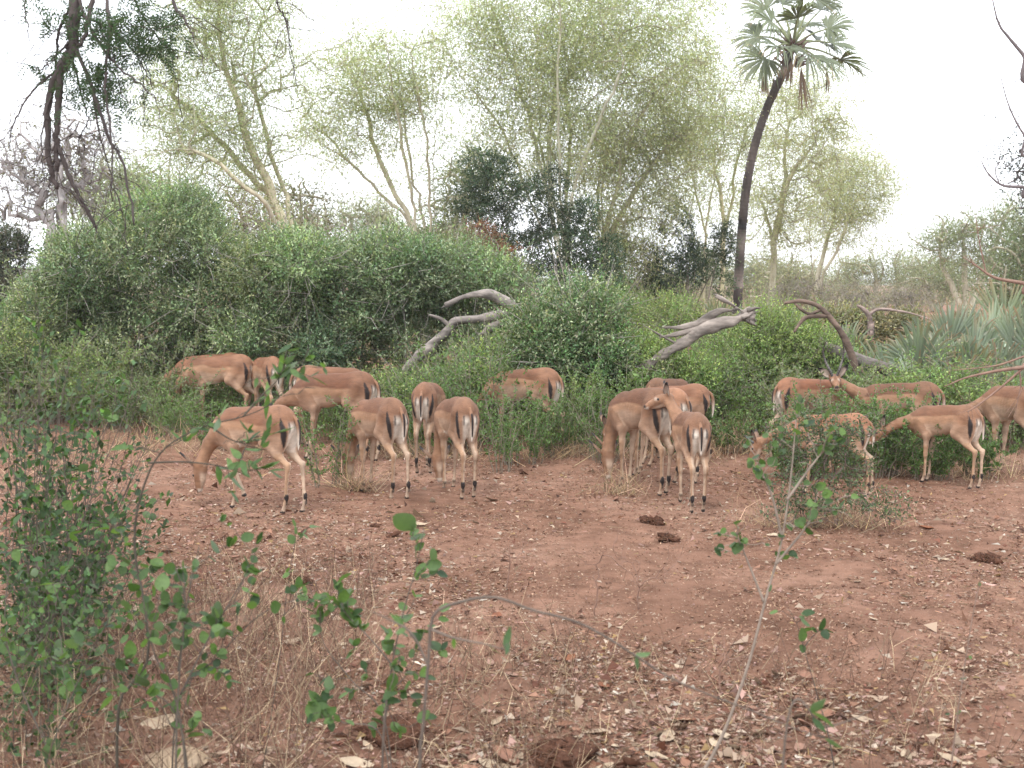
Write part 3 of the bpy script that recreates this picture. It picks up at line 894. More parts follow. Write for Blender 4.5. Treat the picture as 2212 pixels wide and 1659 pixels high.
def tall_palm():
    Y = 38.0
    rng = np.random.default_rng(7)
    b = pbase(1594, Y)
    org = np.array([b[0], b[1], 0])
    root = empty('palm_tree', org, 'tall fan palm with a dark curving trunk leaning right against the white sky', 'palm')
    path = [b] + [at(x, y, Y) for x, y in ((1594, 640), (1598, 560), (1604, 480), (1613, 400), (1629, 320), (1656, 235), (1688, 165), (1703, 125), (1712, 98))]
    P = smooth_path(path, 260)
    t = np.linspace(0, 1, 260)
    r = (.142 - .028 * t) * np.where(t > .9, 1 + (t - .9) * 1.5, 1)
    r = r * (1 + .045 * np.sin(t * 560) + .03 * rng.normal(size=260))
    w = Waves(8); n_ = w(P, 3.0)
    c = np.where((n_ > .9)[:, None], [[.14, .115, .1]], [[.06, .048, .043]]) * (1 + .25 * w(P, 9))[:, None]
    band = np.exp(-((t - .80) / .022) ** 2)[:, None]
    c = np.clip(c * (1 - band) + np.array([.30, .24, .19]) * band, .02, .6)
    m = MB(); m.tube(P, r, 14, c); m.build('trunk', M_BARK, root, org)
    top = P[-1]
    # old leaf bases
    m = MB()
    for _ in range(30):
        d = nrm(rng.normal(0, 1, 3) * [1, 1, .35] + [0, 0, .15]); s = top + np.array([0, 0, rng.uniform(-.7, .15)]) + d * .1
        m.tube([s, s + d * .25 + [0, 0, .03], s + d * rng.uniform(.35, .6) + [0, 0, .12]], [.05, .035, .02], 5, np.array([.13, .09, .075]) * rng.uniform(.6, 1.5))
    m.build('leaf_bases', M_BARK, root, org)
    G = [(1668, 48, -.2), (1640, 78, .5), (1652, 125, -.4), (1690, 10, .3), (1735, 5, -.5), (1772, 22, .4), (1788, 62, -.3), (1792, 92, .5), (1776, 132, -.6), (1815, 128, .2),
         (1735, 58, .8), (1722, 40, -.9), (1760, -5, .2), (1655, 20, .6), (1700, 70, .9), (1745, 118, -.9), (1680, 100, -.8), (1765, 90, .9)]
    for x, y, dep in G:
        hub = at(x, y, Y + dep * 1.1)
        out = hub - top
        d = nrm(nrm(out) + np.array([0, 0, -.28]) + rng.normal(0, .14, 3))
        up = nrm(np.array([rng.normal(0, .35), -.6 + rng.normal(0, .4), .75]))
        frond(root, org, top + nrm(out) * .12, hub, d, up, rng, n=34, half=100, L=rng.uniform(.92, 1.2), W=.08, droop=rng.uniform(.5, 1.0), cone=.18,
              C=np.array((.135, .16, .09)) * rng.uniform(.75, 1.3), tipdry=.15, pet_r=.03)
    for x, y, L in ((1652, 150, .9), (1672, 165, .9), (1712, 105, 1.3), (1730, 145, 1.5), (1785, 150, .8)):
        hub = at(x, y, Y + rng.uniform(-.7, .3))
        frond(root, org, top + nrm(hub - top) * .1, hub, np.array([rng.normal(0, .06), rng.normal(0, .06), -1]), np.array([rng.normal(0, .4), -1, .1]), rng,
              n=14, half=9, L=L * .9, W=.05, droop=0, cone=.05, C=np.array((.25, .185, .135)) * rng.uniform(.75, 1.2), Ctip=(.3, .2, .14), petC=(.22, .16, .11), mat=M_DRY, pet_r=.025)


tall_palm()


def fan_clump(x, Y, n, label, seed, L=.62, hpet=.55, spread=.5, C=(.17, .205, .135), dead=6, n_p=20, half=62):
    rng = np.random.default_rng(seed)
    b = gx(x, Y)
    root = empty('fan_palm', b, label, 'fan palm', 'stemless fan palms beyond the clearing')
    for i in range(n):
        a = rng.uniform(0, 6.28); tilt = rng.uniform(.1, 1.0)
        d = nrm(np.array([math.cos(a) * tilt, math.sin(a) * tilt * .8, 1.0 - .45 * tilt]))
        base = b + np.array([math.cos(a), math.sin(a), 0]) * rng.uniform(0, spread)
        hub = base + d * hpet * rng.uniform(.5, 1.3)
        up = nrm(np.array([rng.normal(0, .6), -1.0, .35 + rng.normal(0, .3)]))
        frond(root, b, base, hub, d + rng.normal(0, .12, 3), up, rng, n=n_p, half=half * rng.uniform(.6, 1.25), L=L * rng.uniform(.75, 1.2), W=.045, droop=rng.uniform(0, .35),
              cone=.12, C=np.array(C) * rng.uniform(.75, 1.2), Ctip=(.30, .17, .10), tipdry=.45, pet_r=.012)
    for i in range(dead):
        a = rng.uniform(0, 6.28); d = np.array([math.cos(a), math.sin(a) - .4, .05 + rng.uniform(-.2, .35)])
        base = b + nrm(d) * rng.uniform(0, spread); hub = base + nrm(d) * hpet * .5 + np.array([0, 0, .12])
        frond(root, b, base, hub, d + np.array([0, 0, -.35]), np.array([rng.normal(0, .4), -.6, .8]), rng, n=14, half=30, L=L * rng.uniform(.6, 1.0), W=.04, droop=.3, cone=.05,
              C=np.array((.30, .24, .19)) * rng.uniform(.7, 1.2), Ctip=(.3, .2, .14), petC=(.25, .2, .15), mat=M_DRY, pet_r=.01)


fan_clump(1998, 16.0, 34, 'large grey-green fan palm clump behind the ram, left of the pair at the right edge', 401, L=.68, hpet=.72, spread=.6, dead=12, n_p=26, half=82, C=(.21, .255, .185))
fan_clump(2165, 16.4, 36, 'large grey-green fan palm clump cut by the right edge', 402, L=.70, hpet=.85, spread=.65, dead=14, n_p=26, half=82, C=(.21, .255, .185))
fan_clump(1945, 18.5, 16, 'half-dry fan palm clump just left of the two large ones', 403, L=.6, hpet=.45, spread=.4, dead=10)
fan_clump(1790, 21, 16, 'dark fan palm clump under the bent brown branch', 404, L=.7, hpet=.5, spread=.5, C=(.13, .16, .10))
fan_clump(1500, 25, 14, 'small fan palm with brown tips left of the grey stump', 405, L=.75, hpet=.8, spread=.4, C=(.17, .19, .11))
fan_clump(1650, 26, 16, 'fan palm right of the palm trunk behind the split grey log', 406, L=.8, hpet=.75, spread=.6, C=(.16, .19, .13))
fan_clump(1880, 24, 14, 'pale fan palm clump behind the grey log', 409, L=.75, hpet=.7, spread=.7, C=(.17, .20, .14))
fan_clump(1725, 30, 12, 'faint fan palm behind the bent brown branch', 407, L=.8, hpet=.8, spread=.6, C=(.16, .18, .12))
fan_clump(2085, 21, 14, 'fan palm between and behind the two large clumps', 408, L=.75, hpet=.95, spread=.5)

# ================================================================== logs and dead branches
def log(name, label, cat, Y, paths, C, mat=None, sides=9, origin=None, rough=.10, seed=0, group=None, thick=1.0):
    """paths: lists of (x, y, radius px[, distance]) with round, gnarled sections"""
    rng = np.random.default_rng(seed); w = Waves(seed + 3)
    m = MB()
    o = None
    for P in paths:
        pts = np.array([at(p[0], p[1], p[3] if len(p) > 3 else Y) for p in P])
        rr = np.array([p[2] for p in P]) * Y / FPX * thick
        L = np.linalg.norm(np.diff(pts, axis=0), axis=1).sum()
        n = int(np.clip(L / .05, 14, 90))
        S = smooth_path(pts, n)
        r = np.interp(np.linspace(0, len(P) - 1, n), np.arange(len(P)), rr)
        k0 = m.n
        cc = np.asarray(C, float) * np.exp(.18 * w(S, 4))[:, None]
        m.tube(S, r, sides, cc)
        V = m.v[-1]
        ctr = np.concatenate([np.repeat(S, sides, 0), S[:1], S[-1:]])
        m.v[-1] = ctr + (V - ctr) * (1 + rough * w(V, 9) + rough * .6 * w(V, 26) + rough * .7 * np.abs(np.sin(np.concatenate([np.tile(np.arange(sides) * 2.4, n), [0, 0]]) + 1.5 * w(ctr, 2.5))))[:, None]
        for e_, q_ in ((0, 1), (-1, -2)):      # splintered ends
            dv = nrm(S[e_] - S[q_])
            for _ in range(4):
                a_ = S[e_] + rng.normal(0, .5, 3) * r[e_] - dv * r[e_]
                m.tube([a_, a_ + dv * r[e_] * rng.uniform(.9, 1.4), a_ + (dv + rng.normal(0, .15, 3)) * r[e_] * rng.uniform(1.5, 2.5)], [r[e_] * .45, r[e_] * .28, r[e_] * .04], 5, np.asarray(C) * rng.uniform(.7, 1.3))
        if o is None: o = pts[0]
    org = np.array([o[0], o[1], 0.0]) if origin is None else origin
    ob = m.build(name, mat or M_WOOD, None, org)
    return tag(ob, label, cat, group)


GREY, BRN = (.165, .142, .128), (.26, .185, .14)
log('dead_log', 'weathered grey fallen trunk forking under the arching green bush', 'log', 15.9, [
    [(870, 815, 13), (894, 778, 13), (930, 749, 12), (969, 713, 11.5), (984, 695, 11), (1018, 691, 10), (1066, 684, 12), (1115, 679, 13), (1160, 690, 14), (1200, 740, 15)],
    [(1120, 684, 14), (1112, 666, 14), (1086, 648, 13), (1053, 634, 12), (1001, 642, 8), (962, 660, 6)],
    [(1110, 684, 12), (1086, 695, 12), (1060, 708, 11), (1040, 722, 8)], [(975, 708, 6), (955, 690, 4.5), (928, 680, 2.5)]], GREY, rough=.16, seed=1, thick=.8, sides=14)
log('split_log', 'splintered pale grey log lying in front of the palm trunk', 'log', 14.9, [
    [(1625, 672, 17), (1583, 688, 17), (1527, 709, 15), (1487, 735, 13), (1431, 766, 11), (1390, 792, 9)], [(1590, 672, 9), (1559, 671, 9), (1519, 692, 8), (1479, 706, 7), (1433, 707, 4)],
    [(1560, 690, 9), (1510, 708, 8), (1460, 722, 6), (1425, 728, 3)], [(1391, 703, 2), (1420, 720, 4.5), (1460, 742, 3)], [(1625, 690, 12), (1599, 670, 9), (1567, 650, 7.5), (1547, 638, 5)]], (.165, .14, .122), rough=.34, sides=14, seed=2, thick=.8)
log('bent_branch', 'bent reddish-brown dead branch arching left, right of the palm trunk', 'branch', 15.2, [
    [(1850, 800, 11), (1839, 765, 10), (1819, 721, 9), (1795, 689, 9), (1779, 671, 8), (1759, 657, 6.5), (1727, 650, 5.5), (1695, 655, 3)], [(1788, 682, 7), (1743, 685, 6), (1725, 703, 4.5), (1716, 718, 3)],
    [(1775, 668, 5), (1750, 678, 4.5), (1730, 668, 4), (1718, 656, 2.5)]], (.15, .105, .082), seed=3, thick=.72)
log('grey_log', 'long grey log lying in the grass behind the ram', 'log', 16, [[(1780, 748, 10), (1830, 770, 14), (1880, 787, 15), (1930, 800, 13), (1960, 808, 10)]], GREY, seed=4)
log('dead_stump', 'twisted dark stub with small twigs left of the fan palms', 'stump', 22, [[(1880, 715, 7), (1878, 685, 6), (1865, 668, 5), (1852, 660, 3)], [(1878, 680, 4), (1900, 668, 3), (1960, 675, 2), (2010, 690, 1.2)],
    [(1880, 730, 8), (1882, 700, 7)]], (.2, .15, .13), seed=5)
log('dead_branch', 'brown branch lying on the soil behind the left fawn', 'branch', 17.2, [[(310, 905, 4), (350, 897, 4.5), (400, 896, 4), (440, 900, 3), (470, 905, 2)], [(360, 893, 2.4), (385, 884, 1.6), (420, 876, 1)]], (.22, .15, .115), seed=6)
log('dead_branch', 'thin crooked branch lying left of the grazing herd, beside dry straw', 'branch', 17.0, [[(160, 820, 1.2), (190, 830, 1.6), (230, 848, 2), (280, 880, 2), (340, 905, 1.5)], [(240, 850, 1.4), (260, 825, 1.1), (300, 810, .8)]], (.3, .23, .18), seed=7)
log('fallen_stick', 'pale straight stick lying alone on the bare soil', 'stick', 8.25, [[(1121, 1236, 2.2, 8.15), (1180, 1237, 2.5, 8.15), (1230, 1234, 2.2, 8.17), (1283, 1230, 1.2, 8.2)]], (.45, .36, .30), seed=8, sides=6)
log('fallen_stick', 'thin dark twig lying between the two halves of the herd', 'stick', 10.9, [[(1170, 1057, 2, 11.4), (1200, 1058, 2.2, 11.38), (1240, 1063, 1.6, 11.25)]], (.16, .10, .08), seed=9, sides=6)
log('fallen_stick', 'curved pale twig on the soil before the doe with her muzzle in a tuft', 'stick', 9.9, [[(715, 1103, 2.2, 10.35), (770, 1094, 2, 10.5), (830, 1075, 1.5, 10.95), (880, 1050, 1, 11.5)]], (.38, .28, .2), seed=10, sides=6)
# ================================================================== impalas
def sd_ell(P, c, r):
    q = P - c
    k0 = np.sqrt(((q / r) ** 2).sum(-1)); k1 = np.sqrt(((q / (r * r)) ** 2).sum(-1))
    return k0 * (k0 - 1) / np.maximum(k1, 1e-6)


def sd_cone(P, a, b, ra, rb):
    ba = b - a; L2 = ba @ ba
    h = np.clip(((P - a) @ ba) / L2, 0, 1)
    d = P - (a + h[..., None] * ba)
    return np.sqrt((d * d).sum(-1)) - (ra + (rb - ra) * h)


def surface_nets(G, lo, h):
    nx, ny, nz = G.shape
    ins = G < 0
    c = [(i, j, k) for i in (0, 1) for j in (0, 1) for k in (0, 1)]
    def sl(A, i, j, k): return A[i:nx - 1 + i, j:ny - 1 + j, k:nz - 1 + k]
    cnt = sum(sl(ins, *o).astype(np.int8) for o in c)
    act = (cnt > 0) & (cnt < 8)
    idx = np.full(act.shape, -1, np.int64)
    cells = np.argwhere(act); idx[act] = np.arange(len(cells))
    acc = np.zeros((len(cells), 3)); num = np.zeros(len(cells))
    vals = {o: G[cells[:, 0] + o[0], cells[:, 1] + o[1], cells[:, 2] + o[2]] for o in c}
    for a in c:
        for ax in range(3):
            if a[ax]: continue
            b = list(a); b[ax] = 1; b = tuple(b)
            va, vb = vals[a], vals[b]
            m = (va < 0) != (vb < 0)
            t = np.where(m, va / np.where(m, va - vb, 1), 0)
            p = np.broadcast_to(np.array(a, float), (len(cells), 3)).copy(); p[:, ax] = t
            acc[m] += p[m]; num[m] += 1
    V = lo + h * (cells + acc / num[:, None])
    Q = []
    for ax in range(3):
        s0 = [slice(None)] * 3; s1 = [slice(None)] * 3
        s0[ax] = slice(0, -1); s1[ax] = slice(1, None)
        A, B = ins[tuple(s0)], ins[tuple(s1)]
        e = np.argwhere(A != B)
        u, v = [(1, 2), (2, 0), (0, 1)][ax]
        e = e[(e[:, u] > 0) & (e[:, v] > 0) & (e[:, u] < G.shape[u] - 1) & (e[:, v] < G.shape[v] - 1)]
        f = A[e[:, 0], e[:, 1], e[:, 2]]
        def cell(du, dv):
            w = e.copy(); w[:, u] -= du; w[:, v] -= dv
            return idx[w[:, 0], w[:, 1], w[:, 2]]
        q = np.stack([cell(1, 1), cell(0, 1), cell(0, 0), cell(1, 0)], -1)
        q[~f] = q[~f][:, ::-1]
        Q.append(q)
    return V, np.concatenate(Q)


RUFOUS = np.array([.118, .050, .027]); TAN = np.array([.268, .152, .090]); PALE = np.array([.42, .315, .235])
WHITE = np.array([.62, .56, .48]); BLACK = np.array([.018, .013, .012]); LEGC = np.array([.29, .18, .112])


def sstep(a, b, x):
    t = np.clip((x - a) / (b - a), 0, 1)
    return t * t * (3 - 2 * t)


def mixc(c, d, f):
    return c * (1 - f[:, None]) + np.asarray(d) * f[:, None]


def ear_mesh(seed=0):
    """cupped leaf-shaped ear, base at the origin, pointing +X, hollow towards +Z"""
    m = MB(); nu, nv = 9, 7
    V = []; C = []
    for side in (0, 1):
        for i in range(nu):
            t = i / (nu - 1)
            w = .037 * (math.sin(math.pi * min(1, .16 + .84 * t) ** .8) ** .75) * (1 if t < 1 else .08) + .003
            for j in range(nv):
                a = (j / (nv - 1) - .5) * 2
                cup = .022 * (a * a) * (1 - .5 * t) + (0 if side == 0 else -.004)
                V.append((t * .155, a * w, cup + .012 * t * t))
                tipf = sstep(.62, .8, np.array([t + .10 * abs(a)]))[0]
                c = (.30, .235, .19) if side == 0 else (.17, .105, .07)
                if side == 0 and abs(a) > .75: c = (.10, .07, .06)
                C.append(np.array(c) * (1 - tipf) + np.array((.02, .016, .015)) * tipf)
    Q = []
    for side in (0, 1):
        b = side * nu * nv
        for i in range(nu - 1):
            for j in range(nv - 1):
                q = [b + i * nv + j, b + (i + 1) * nv + j, b + (i + 1) * nv + j + 1, b + i * nv + j + 1]
                Q.append(q if side == 0 else q[::-1])
    for i in range(nu - 1):
        for j in (0, nv - 1):
            a0, a1 = i * nv + j, (i + 1) * nv + j
            Q.append([a0, a0 + nu * nv, a1 + nu * nv, a1] if j == 0 else [a0, a1, a1 + nu * nv, a0 + nu * nv])
    m.add(V, Q, None, np.array(C))
    return m.mesh('ear', M_COAT)


def horn_mesh(kind):
    m = MB()
    if kind == 'ram':       # long S-curved, ringed
        P = smooth_path([(0, 0, 0), (-.03, .05, .10), (-.10, .10, .20), (-.13, .125, .31), (-.10, .11, .42), (-.05, .095, .50)], 60)
        t = np.linspace(0, 1, 60)
        r = .0185 * (1 - t) ** .75 + .003
        ring = np.where(t < .68, .0022 * np.maximum(0, np.sin(t * 118)), 0)
        c = np.where((np.sin(t * 118) > 0)[:, None], np.array([[.10, .085, .075]]), np.array([[.035, .03, .028]]))
        m.tube(P, r + ring, 9, c)
    else:                   # short straight spike
        P = smooth_path([(0, 0, 0), (-.005, .01, .06), (-.03, .025, .135)], 20)
        t = np.linspace(0, 1, 20)
        m.tube(P, .012 * (1 - t) ** .8 + .002, 8, (.06, .055, .055))
    return m.mesh('horn', M_HORN)


EAR = ear_mesh()
HORNS = {'ram': horn_mesh('ram'), 'spike': horn_mesh('spike')}
_e = MB()
_u = np.linspace(0, math.pi, 7); _w = np.arange(10) * 2 * math.pi / 10
_e.add(np.stack([np.outer(np.sin(_u), np.cos(_w)), np.outer(np.sin(_u), np.sin(_w)), np.outer(np.cos(_u), np.ones(10))], -1).reshape(-1, 3) * .0155,
       [[i * 10 + j, i * 10 + (j + 1) % 10, (i + 1) * 10 + (j + 1) % 10, (i + 1) * 10 + j] for i in range(6) for j in range(10)])
EYE = _e.mesh('eye', M_EYE)


def impala(x, Y, heading, label, scale=1.0, neck=(1, 0, -.9), head=(.25, 0, -1), fore=None, hind=None,
           up=None, horns=None, red=0.0, spread=1.0, h=.0128, tail=.0, seed=0, arch=.02, nl=.40, ears=(.5, .5), earb=.9, lift=None, bend=0.0):
    rng = np.random.default_rng(seed)
    A = np.array
    if fore is None: fore = (.22 + rng.uniform(-.05, .08), .22 + rng.uniform(-.05, .08))
    if hind is None: hind = (-.37 + rng.uniform(-.09, .07), -.37 + rng.uniform(-.09, .07))
    prim = []      # (part, kind, args, k)
    TR = ('body', 'thigh', 'shoulder')
    NARROW = A((1, .80, 1.0))
    def ell(part, c, r, k):
        c, r = A(c, float), A(r, float)
        if part in TR: c, r = c * NARROW, r * NARROW
        prim.append((part, 0, (c, r), k))
    def cone(part, a, b, ra, rb, k):
        a, b = A(a, float), A(b, float)
        if part in TR: ra, rb = ra * .86, rb * .88
        prim.append((part, 1, (a * (1, .84, 1), b * (1, .84, 1), ra, rb) if part not in ('neck', 'head') else (a, b, ra, rb), k))
    # trunk
    ell('body', (.125, 0, .69), (.255, .118, .165), .05)
    ell('body', (.25, 0, .675), (.14, .104, .16), .06)
    ell('body', (-.08, 0, .712 + arch), (.27, .112, .138), .06)
    ell('body', (-.26, 0, .755 + arch * .6), (.155, .112, .126), .06)
    ell('body', (.30, 0, .575), (.10, .068, .085), .05)
    # hind legs
    feet = []
    for s, fx in ((1, hind[0]), (-1, hind[1])):
        d = fx + .37
        y0 = .078 * s; fy = .075 * s * spread
        hip = A((-.265, .06 * s, .735 + arch * .6)); st = A((-.165 + .28 * d, .088 * s, .585))
        hk = A((-.388 + .52 * d, y0 * .95, .405 - .10 * max(0, d)))
        fl = A((fx + .005, fy, .095)); hf = A((fx + .032, fy, .022))
        ell('thigh', (-.255 + .1 * d, .066 * s, .665), (.125, .062, .17), .05)
        cone('thigh', hip, st, .085, .062, .04)
        cone('thigh', A((-.355 + .05 * d, .055 * s, .70)), (st + hk) / 2 + A((-.02, 0, .02)), .06, .034, .05)
        mid = st * .42 + hk * .58
        cone('thigh', st, mid, .060, .036, .03)
        cone('hleg', mid, hk, .035, .023, .02)
        cone('hleg', hk + A((-.012, 0, .012)), hk + A((-.004, 0, -.03)), .021, .021, .015)
        m1 = hk * .6 + fl * .4
        cone('hleg', hk, m1, .022, .0155, .012)
        cone('hleg', m1, fl, .0155, .0155, .01)
        tf = hk * .13 + fl * .87
        ell('tuft', tf * (1, .84, 1) + A((-.008, 0, .008)), (.019, .019, .036), .008)
        cone('hleg', fl, fl + A((-.004, 0, -.005)), .0185, .018, .008)
        cone('hleg', fl, hf, .0165, .016, .008)
        cone('hoof', hf + A((-.004, 0, .003)), hf + A((.022, 0, -.006)), .019, .012, .006)
    # fore legs
    for s, fx, lf in ((1, fore[0], 0 if lift != 0 else 1), (-1, fore[1], 0 if lift != 1 else 1)):
        d = fx - .22
        fy = .066 * s * spread
        sh = A((.285, .074 * s, .665)); el = A((.195 + .25 * d, .078 * s, .535))
        kn = A((.205 + .62 * d, .072 * s * (.5 + .5 * spread), .318))
        fl = A((fx - .004, fy, .085)); hf = A((fx + .024, fy, .021))
        if lf:
            kn = A((.30, fy, .33)); fl = A((.215, fy, .16)); hf = A((.19, fy, .10))
        cone('shoulder', sh, el, .066, .048, .04)
        ell('shoulder', (.255, .072 * s, .63), (.085, .052, .14), .04)
        m0 = el * .45 + kn * .55
        cone('shoulder', el, m0, .046, .029, .03)
        cone('fleg', m0, kn, .029, .0215, .015)
        cone('fleg', kn + A((.002, 0, .018)), kn + A((.001, 0, -.02)), .0225, .019, .012)
        m1 = kn * .6 + fl * .4
        cone('fleg', kn, m1, .019, .0145, .01)
        cone('fleg', m1, fl, .0145, .0155, .01)
        cone('fleg', fl, fl + A((-.004, 0, -.005)), .018, .018, .008)
        cone('fleg', fl, hf, .0165, .0155, .008)
        cone('hoof', hf + A((-.004, 0, .003)), hf + A((.022, 0, -.006)), .0185, .012, .006)
    # neck
    nd = nrm(A(neck, float)); hd = nrm(A(head, float))
    b0 = A((.26, 0, .70)); b1 = A((.345, 0, .685))
    poll = b1 + nd * nl
    mdl = b1 * .5 + poll * .5 + nrm(A((1, 0, .6))) * .035 * (1 if nd[2] < -.2 else -.4) + A((0, bend, 0))
    cone('neck', b0, b1, .105, .086, .07)
    cone('neck', A((.31, 0, .62)), (b1 + mdl) / 2 + A((0, 0, -.02)), .075, .06, .06)
    cone('neck', b1, mdl, .080, .056, .05)
    cone('neck', mdl, poll, .056, .048, .03)
    # head frame
    upv = A(up if up is not None else ((1, 0, .35) if hd[2] < -.5 else (0, 0, 1)), float)
    upv = nrm(upv - hd * (upv @ hd)); sd = np.cross(upv, hd)       # sd = animal's left when looking along hd
    hl = .245
    def hp(f, u, s=0.0): return poll + hd * f + upv * u + sd * s
    cone('head', hp(-.005, 0), hp(.085, .012), .053, .050, .03)
    cone('head', hp(.07, .010), hp(.165, .006), .046, .031, .025)
    cone('head', hp(.16, .004), hp(hl - .028, -.004), .031, .0255, .02)
    cone('head', hp(.04, -.035), hp(.12, -.034), .034, .024, .025)
    cone('head', hp(.11, -.032), hp(hl - .045, -.020), .023, .016, .02)
    for s in (1, -1):
        cone('head', hp(.075, .026, .030 * s), hp(.10, .024, .030 * s), .017, .016, .012)
        cone('head', hp(0, .03, .034 * s), hp(-.01, .045, .048 * s), .018, .014, .012)
    # ---- grid
    ext = []
    for _, kd, a, k in prim:
        if kd == 0: ext += [a[0] - a[1], a[0] + a[1]]
        else: ext += [a[0] - a[2], a[0] + a[2], a[1] - a[3], a[1] + a[3]]
    ext = np.array(ext); pad = 4 * h
    lo = ext.min(0) - pad; dim = np.ceil((ext.max(0) + pad - lo) / h).astype(int) + 1
    G = np.full(dim, .06, np.float32)
    axs = [lo[i] + h * np.arange(dim[i]) for i in range(3)]
    for _, kd, a, k in prim:
        if kd == 0: l0, h0 = a[0] - a[1], a[0] + a[1]
        else: l0 = np.minimum(a[0] - a[2], a[1] - a[3]); h0 = np.maximum(a[0] + a[2], a[1] + a[3])
        g = .03 + k
        i0 = np.clip(((l0 - g - lo) / h).astype(int), 0, dim); i1 = np.clip(((h0 + g - lo) / h).astype(int) + 2, 0, dim)
        sl = tuple(slice(i0[j], i1[j]) for j in range(3))
        P = np.stack(np.meshgrid(*[axs[j][sl[j]] for j in range(3)], indexing='ij'), -1)
        d = sd_ell(P, *a) if kd == 0 else sd_cone(P, *a)
        S = G[sl]
        hh = np.maximum(k - np.abs(S - d), 0) / k
        G[sl] = np.minimum(S, d) - hh * hh * k * .25
    V, Q = surface_nets(G, lo, h)
    Nn = nrm(V - np.array([0, 0, .70])) * [0, 1, .3]
    rib = (np.abs(V[:, 0] - .05) < .2) & (np.abs(V[:, 2] - .66) < .11)
    V = V + Nn * (np.where(rib, .0022 * np.sin((V[:, 0] + .25 * (V[:, 2] - .66)) * 150), 0) * np.cos(np.clip((V[:, 0] - .05) / .2, -1, 1) * 1.57))[:, None]
    # ---- coat
    Dm = np.stack([sd_ell(V, *a) if kd == 0 else sd_cone(V, *a) for _, kd, a, k in prim], 1)
    names = [p[0] for p in prim]
    who = np.array(names)[Dm.argmin(1)]
    nproj = (V - b1) @ nd
    who = np.where((who == 'neck') & (nproj < .06 - .35 * np.clip(.62 - V[:, 2], 0, .2)), 'body', who)
    wv = Waves(seed + 5)
    nz = wv(V, 14) * .012 + wv(V, 5) * .012
    x_, y_, z_ = V.T
    C = np.tile(TAN, (len(V), 1))
    ruf = RUFOUS * (1 + .18 * rng.normal()) * np.array([1 + .05 * red, 1 - .12 * red, 1 - .2 * red])
    body = np.isin(who, ['body', 'thigh', 'shoulder'])
    line = .735 - .03 * sstep(.15, .35, x_) + arch * .5
    sad = sstep(-.006, .012, z_ + nz * .8 - line)
    rump = sstep(-.14, -.24, x_) * sstep(.64, .74, z_ + nz)
    thighc = np.isin(who, ['thigh'])
    C = mixc(C, PALE, np.where(body, sstep(.0, -.06, z_ + nz - line + .05) * .45, 0))
    C = mixc(C, ruf * .9 + TAN * .1, np.where(body, sad * .92, 0))
    C = mixc(C, ruf * .66 + TAN * .34, np.where(body, rump * .95, 0))
    C = mixc(C, RUFOUS * .45 + TAN * .55, np.where(thighc & (z_ < .72), .55 * sstep(.45, .6, z_), 0))
    C = mixc(C, RUFOUS * .40 + TAN * .60, np.where(who == 'shoulder', .7 * sstep(.45, .6, z_), 0))
    belly = sstep(.56, .51, z_ + nz) * (np.abs(y_) < .085) * sstep(.36, .28, x_)
    C = mixc(C, WHITE, np.where(who == 'body', belly, 0))
    inner = np.isin(who, ['thigh', 'hleg', 'shoulder', 'fleg']) & (np.abs(y_) < .062) & (z_ < .60)
    C = np.where(np.isin(who, ['hleg', 'fleg', 'tuft', 'hoof'])[:, None], LEGC, C)
    C = mixc(C, PALE, np.where(inner, .75, 0))
    C = mixc(C, PALE, np.where(np.isin(who, ['hleg', 'fleg']), sstep(.12, .05, z_) * .8, 0))
    # rump: white seat patch, a black bar down each haunch
    ang = np.degrees(np.arctan2(np.abs(y_), -(x_ + .235)))
    rear = x_ < -.235
    seat = rear & np.isin(who, ['body', 'thigh'])
    C = mixc(C, WHITE, np.where(seat, sstep(26, 16, ang) * sstep(.78, .70, z_) * sstep(.46, .56, z_) * .9, 0))
    bw = 7.5 * np.sin(math.pi * np.clip((z_ - .545) / .25, 0, 1)) ** .6
    bar = sstep(1.6, -1.2, np.abs(ang - 39 - (z_ - .68) * 45 + nz * 160) - bw)
    C = mixc(C, BLACK, np.where(seat, bar, 0))
    bar2 = sstep(4, 2, np.abs(ang - 19)) * sstep(.77, .75, z_) * sstep(.66, .69, z_)
    C = mixc(C, BLACK, np.where(seat, bar2 * .8, 0))
    # inner hind-leg dark line, tufts, hooves, knee spots
    C = np.where((who == 'tuft')[:, None], BLACK, C)
    C = np.where((who == 'hoof')[:, None], np.array([.035, .028, .026]), C)
    hz = np.isin(who, ['hleg'])
    C = mixc(C, BLACK, np.where(hz, .8 * sstep(.022, .010, np.abs(z_ - .088)) * (Dm[:, 0] > -9) * sstep(-.0, .006, -(x_ - np.where(y_ > 0, hind[0], hind[1])) - .004), 0))
    fz = np.isin(who, ['fleg'])
    C = mixc(C, BLACK, np.where(fz, .6 * sstep(.018, .008, np.abs(z_ - .08)) * sstep(.0, .006, -(x_ - np.where(y_ > 0, fore[0], fore[1])) - .006), 0))
    # neck and head
    nk = who == 'neck'
    dn = V - b1
    back = nrm(A((0, 0, 1.0)) - nd * nd[2]) if abs(nd[2]) < .95 else A((1.0, 0, 0))
    if nd[2] < -.3: back = nrm(A((1.0, 0, .3)) - nd * (A((1.0, 0, .3)) @ nd))
    dd = (V - (b1 + (dn @ nd)[:, None] * nd)) @ back
    C = mixc(C, RUFOUS * .55 + TAN * .45, np.where(nk, np.maximum(sstep(-.03, .05, dd + nz), .75 * sstep(.2, .06, nproj)) * .9, 0))
    C = mixc(C, PALE, np.where(nk, sstep(-.03, -.07, dd + nz) * .6 * sstep(.08, .16, nproj), 0))
    hdm = who == 'head'
    q = V - poll; qf, qu, qs = q @ hd, q @ upv, q @ sd
    hc = np.tile(RUFOUS * .45 + TAN * .55, (len(V), 1))
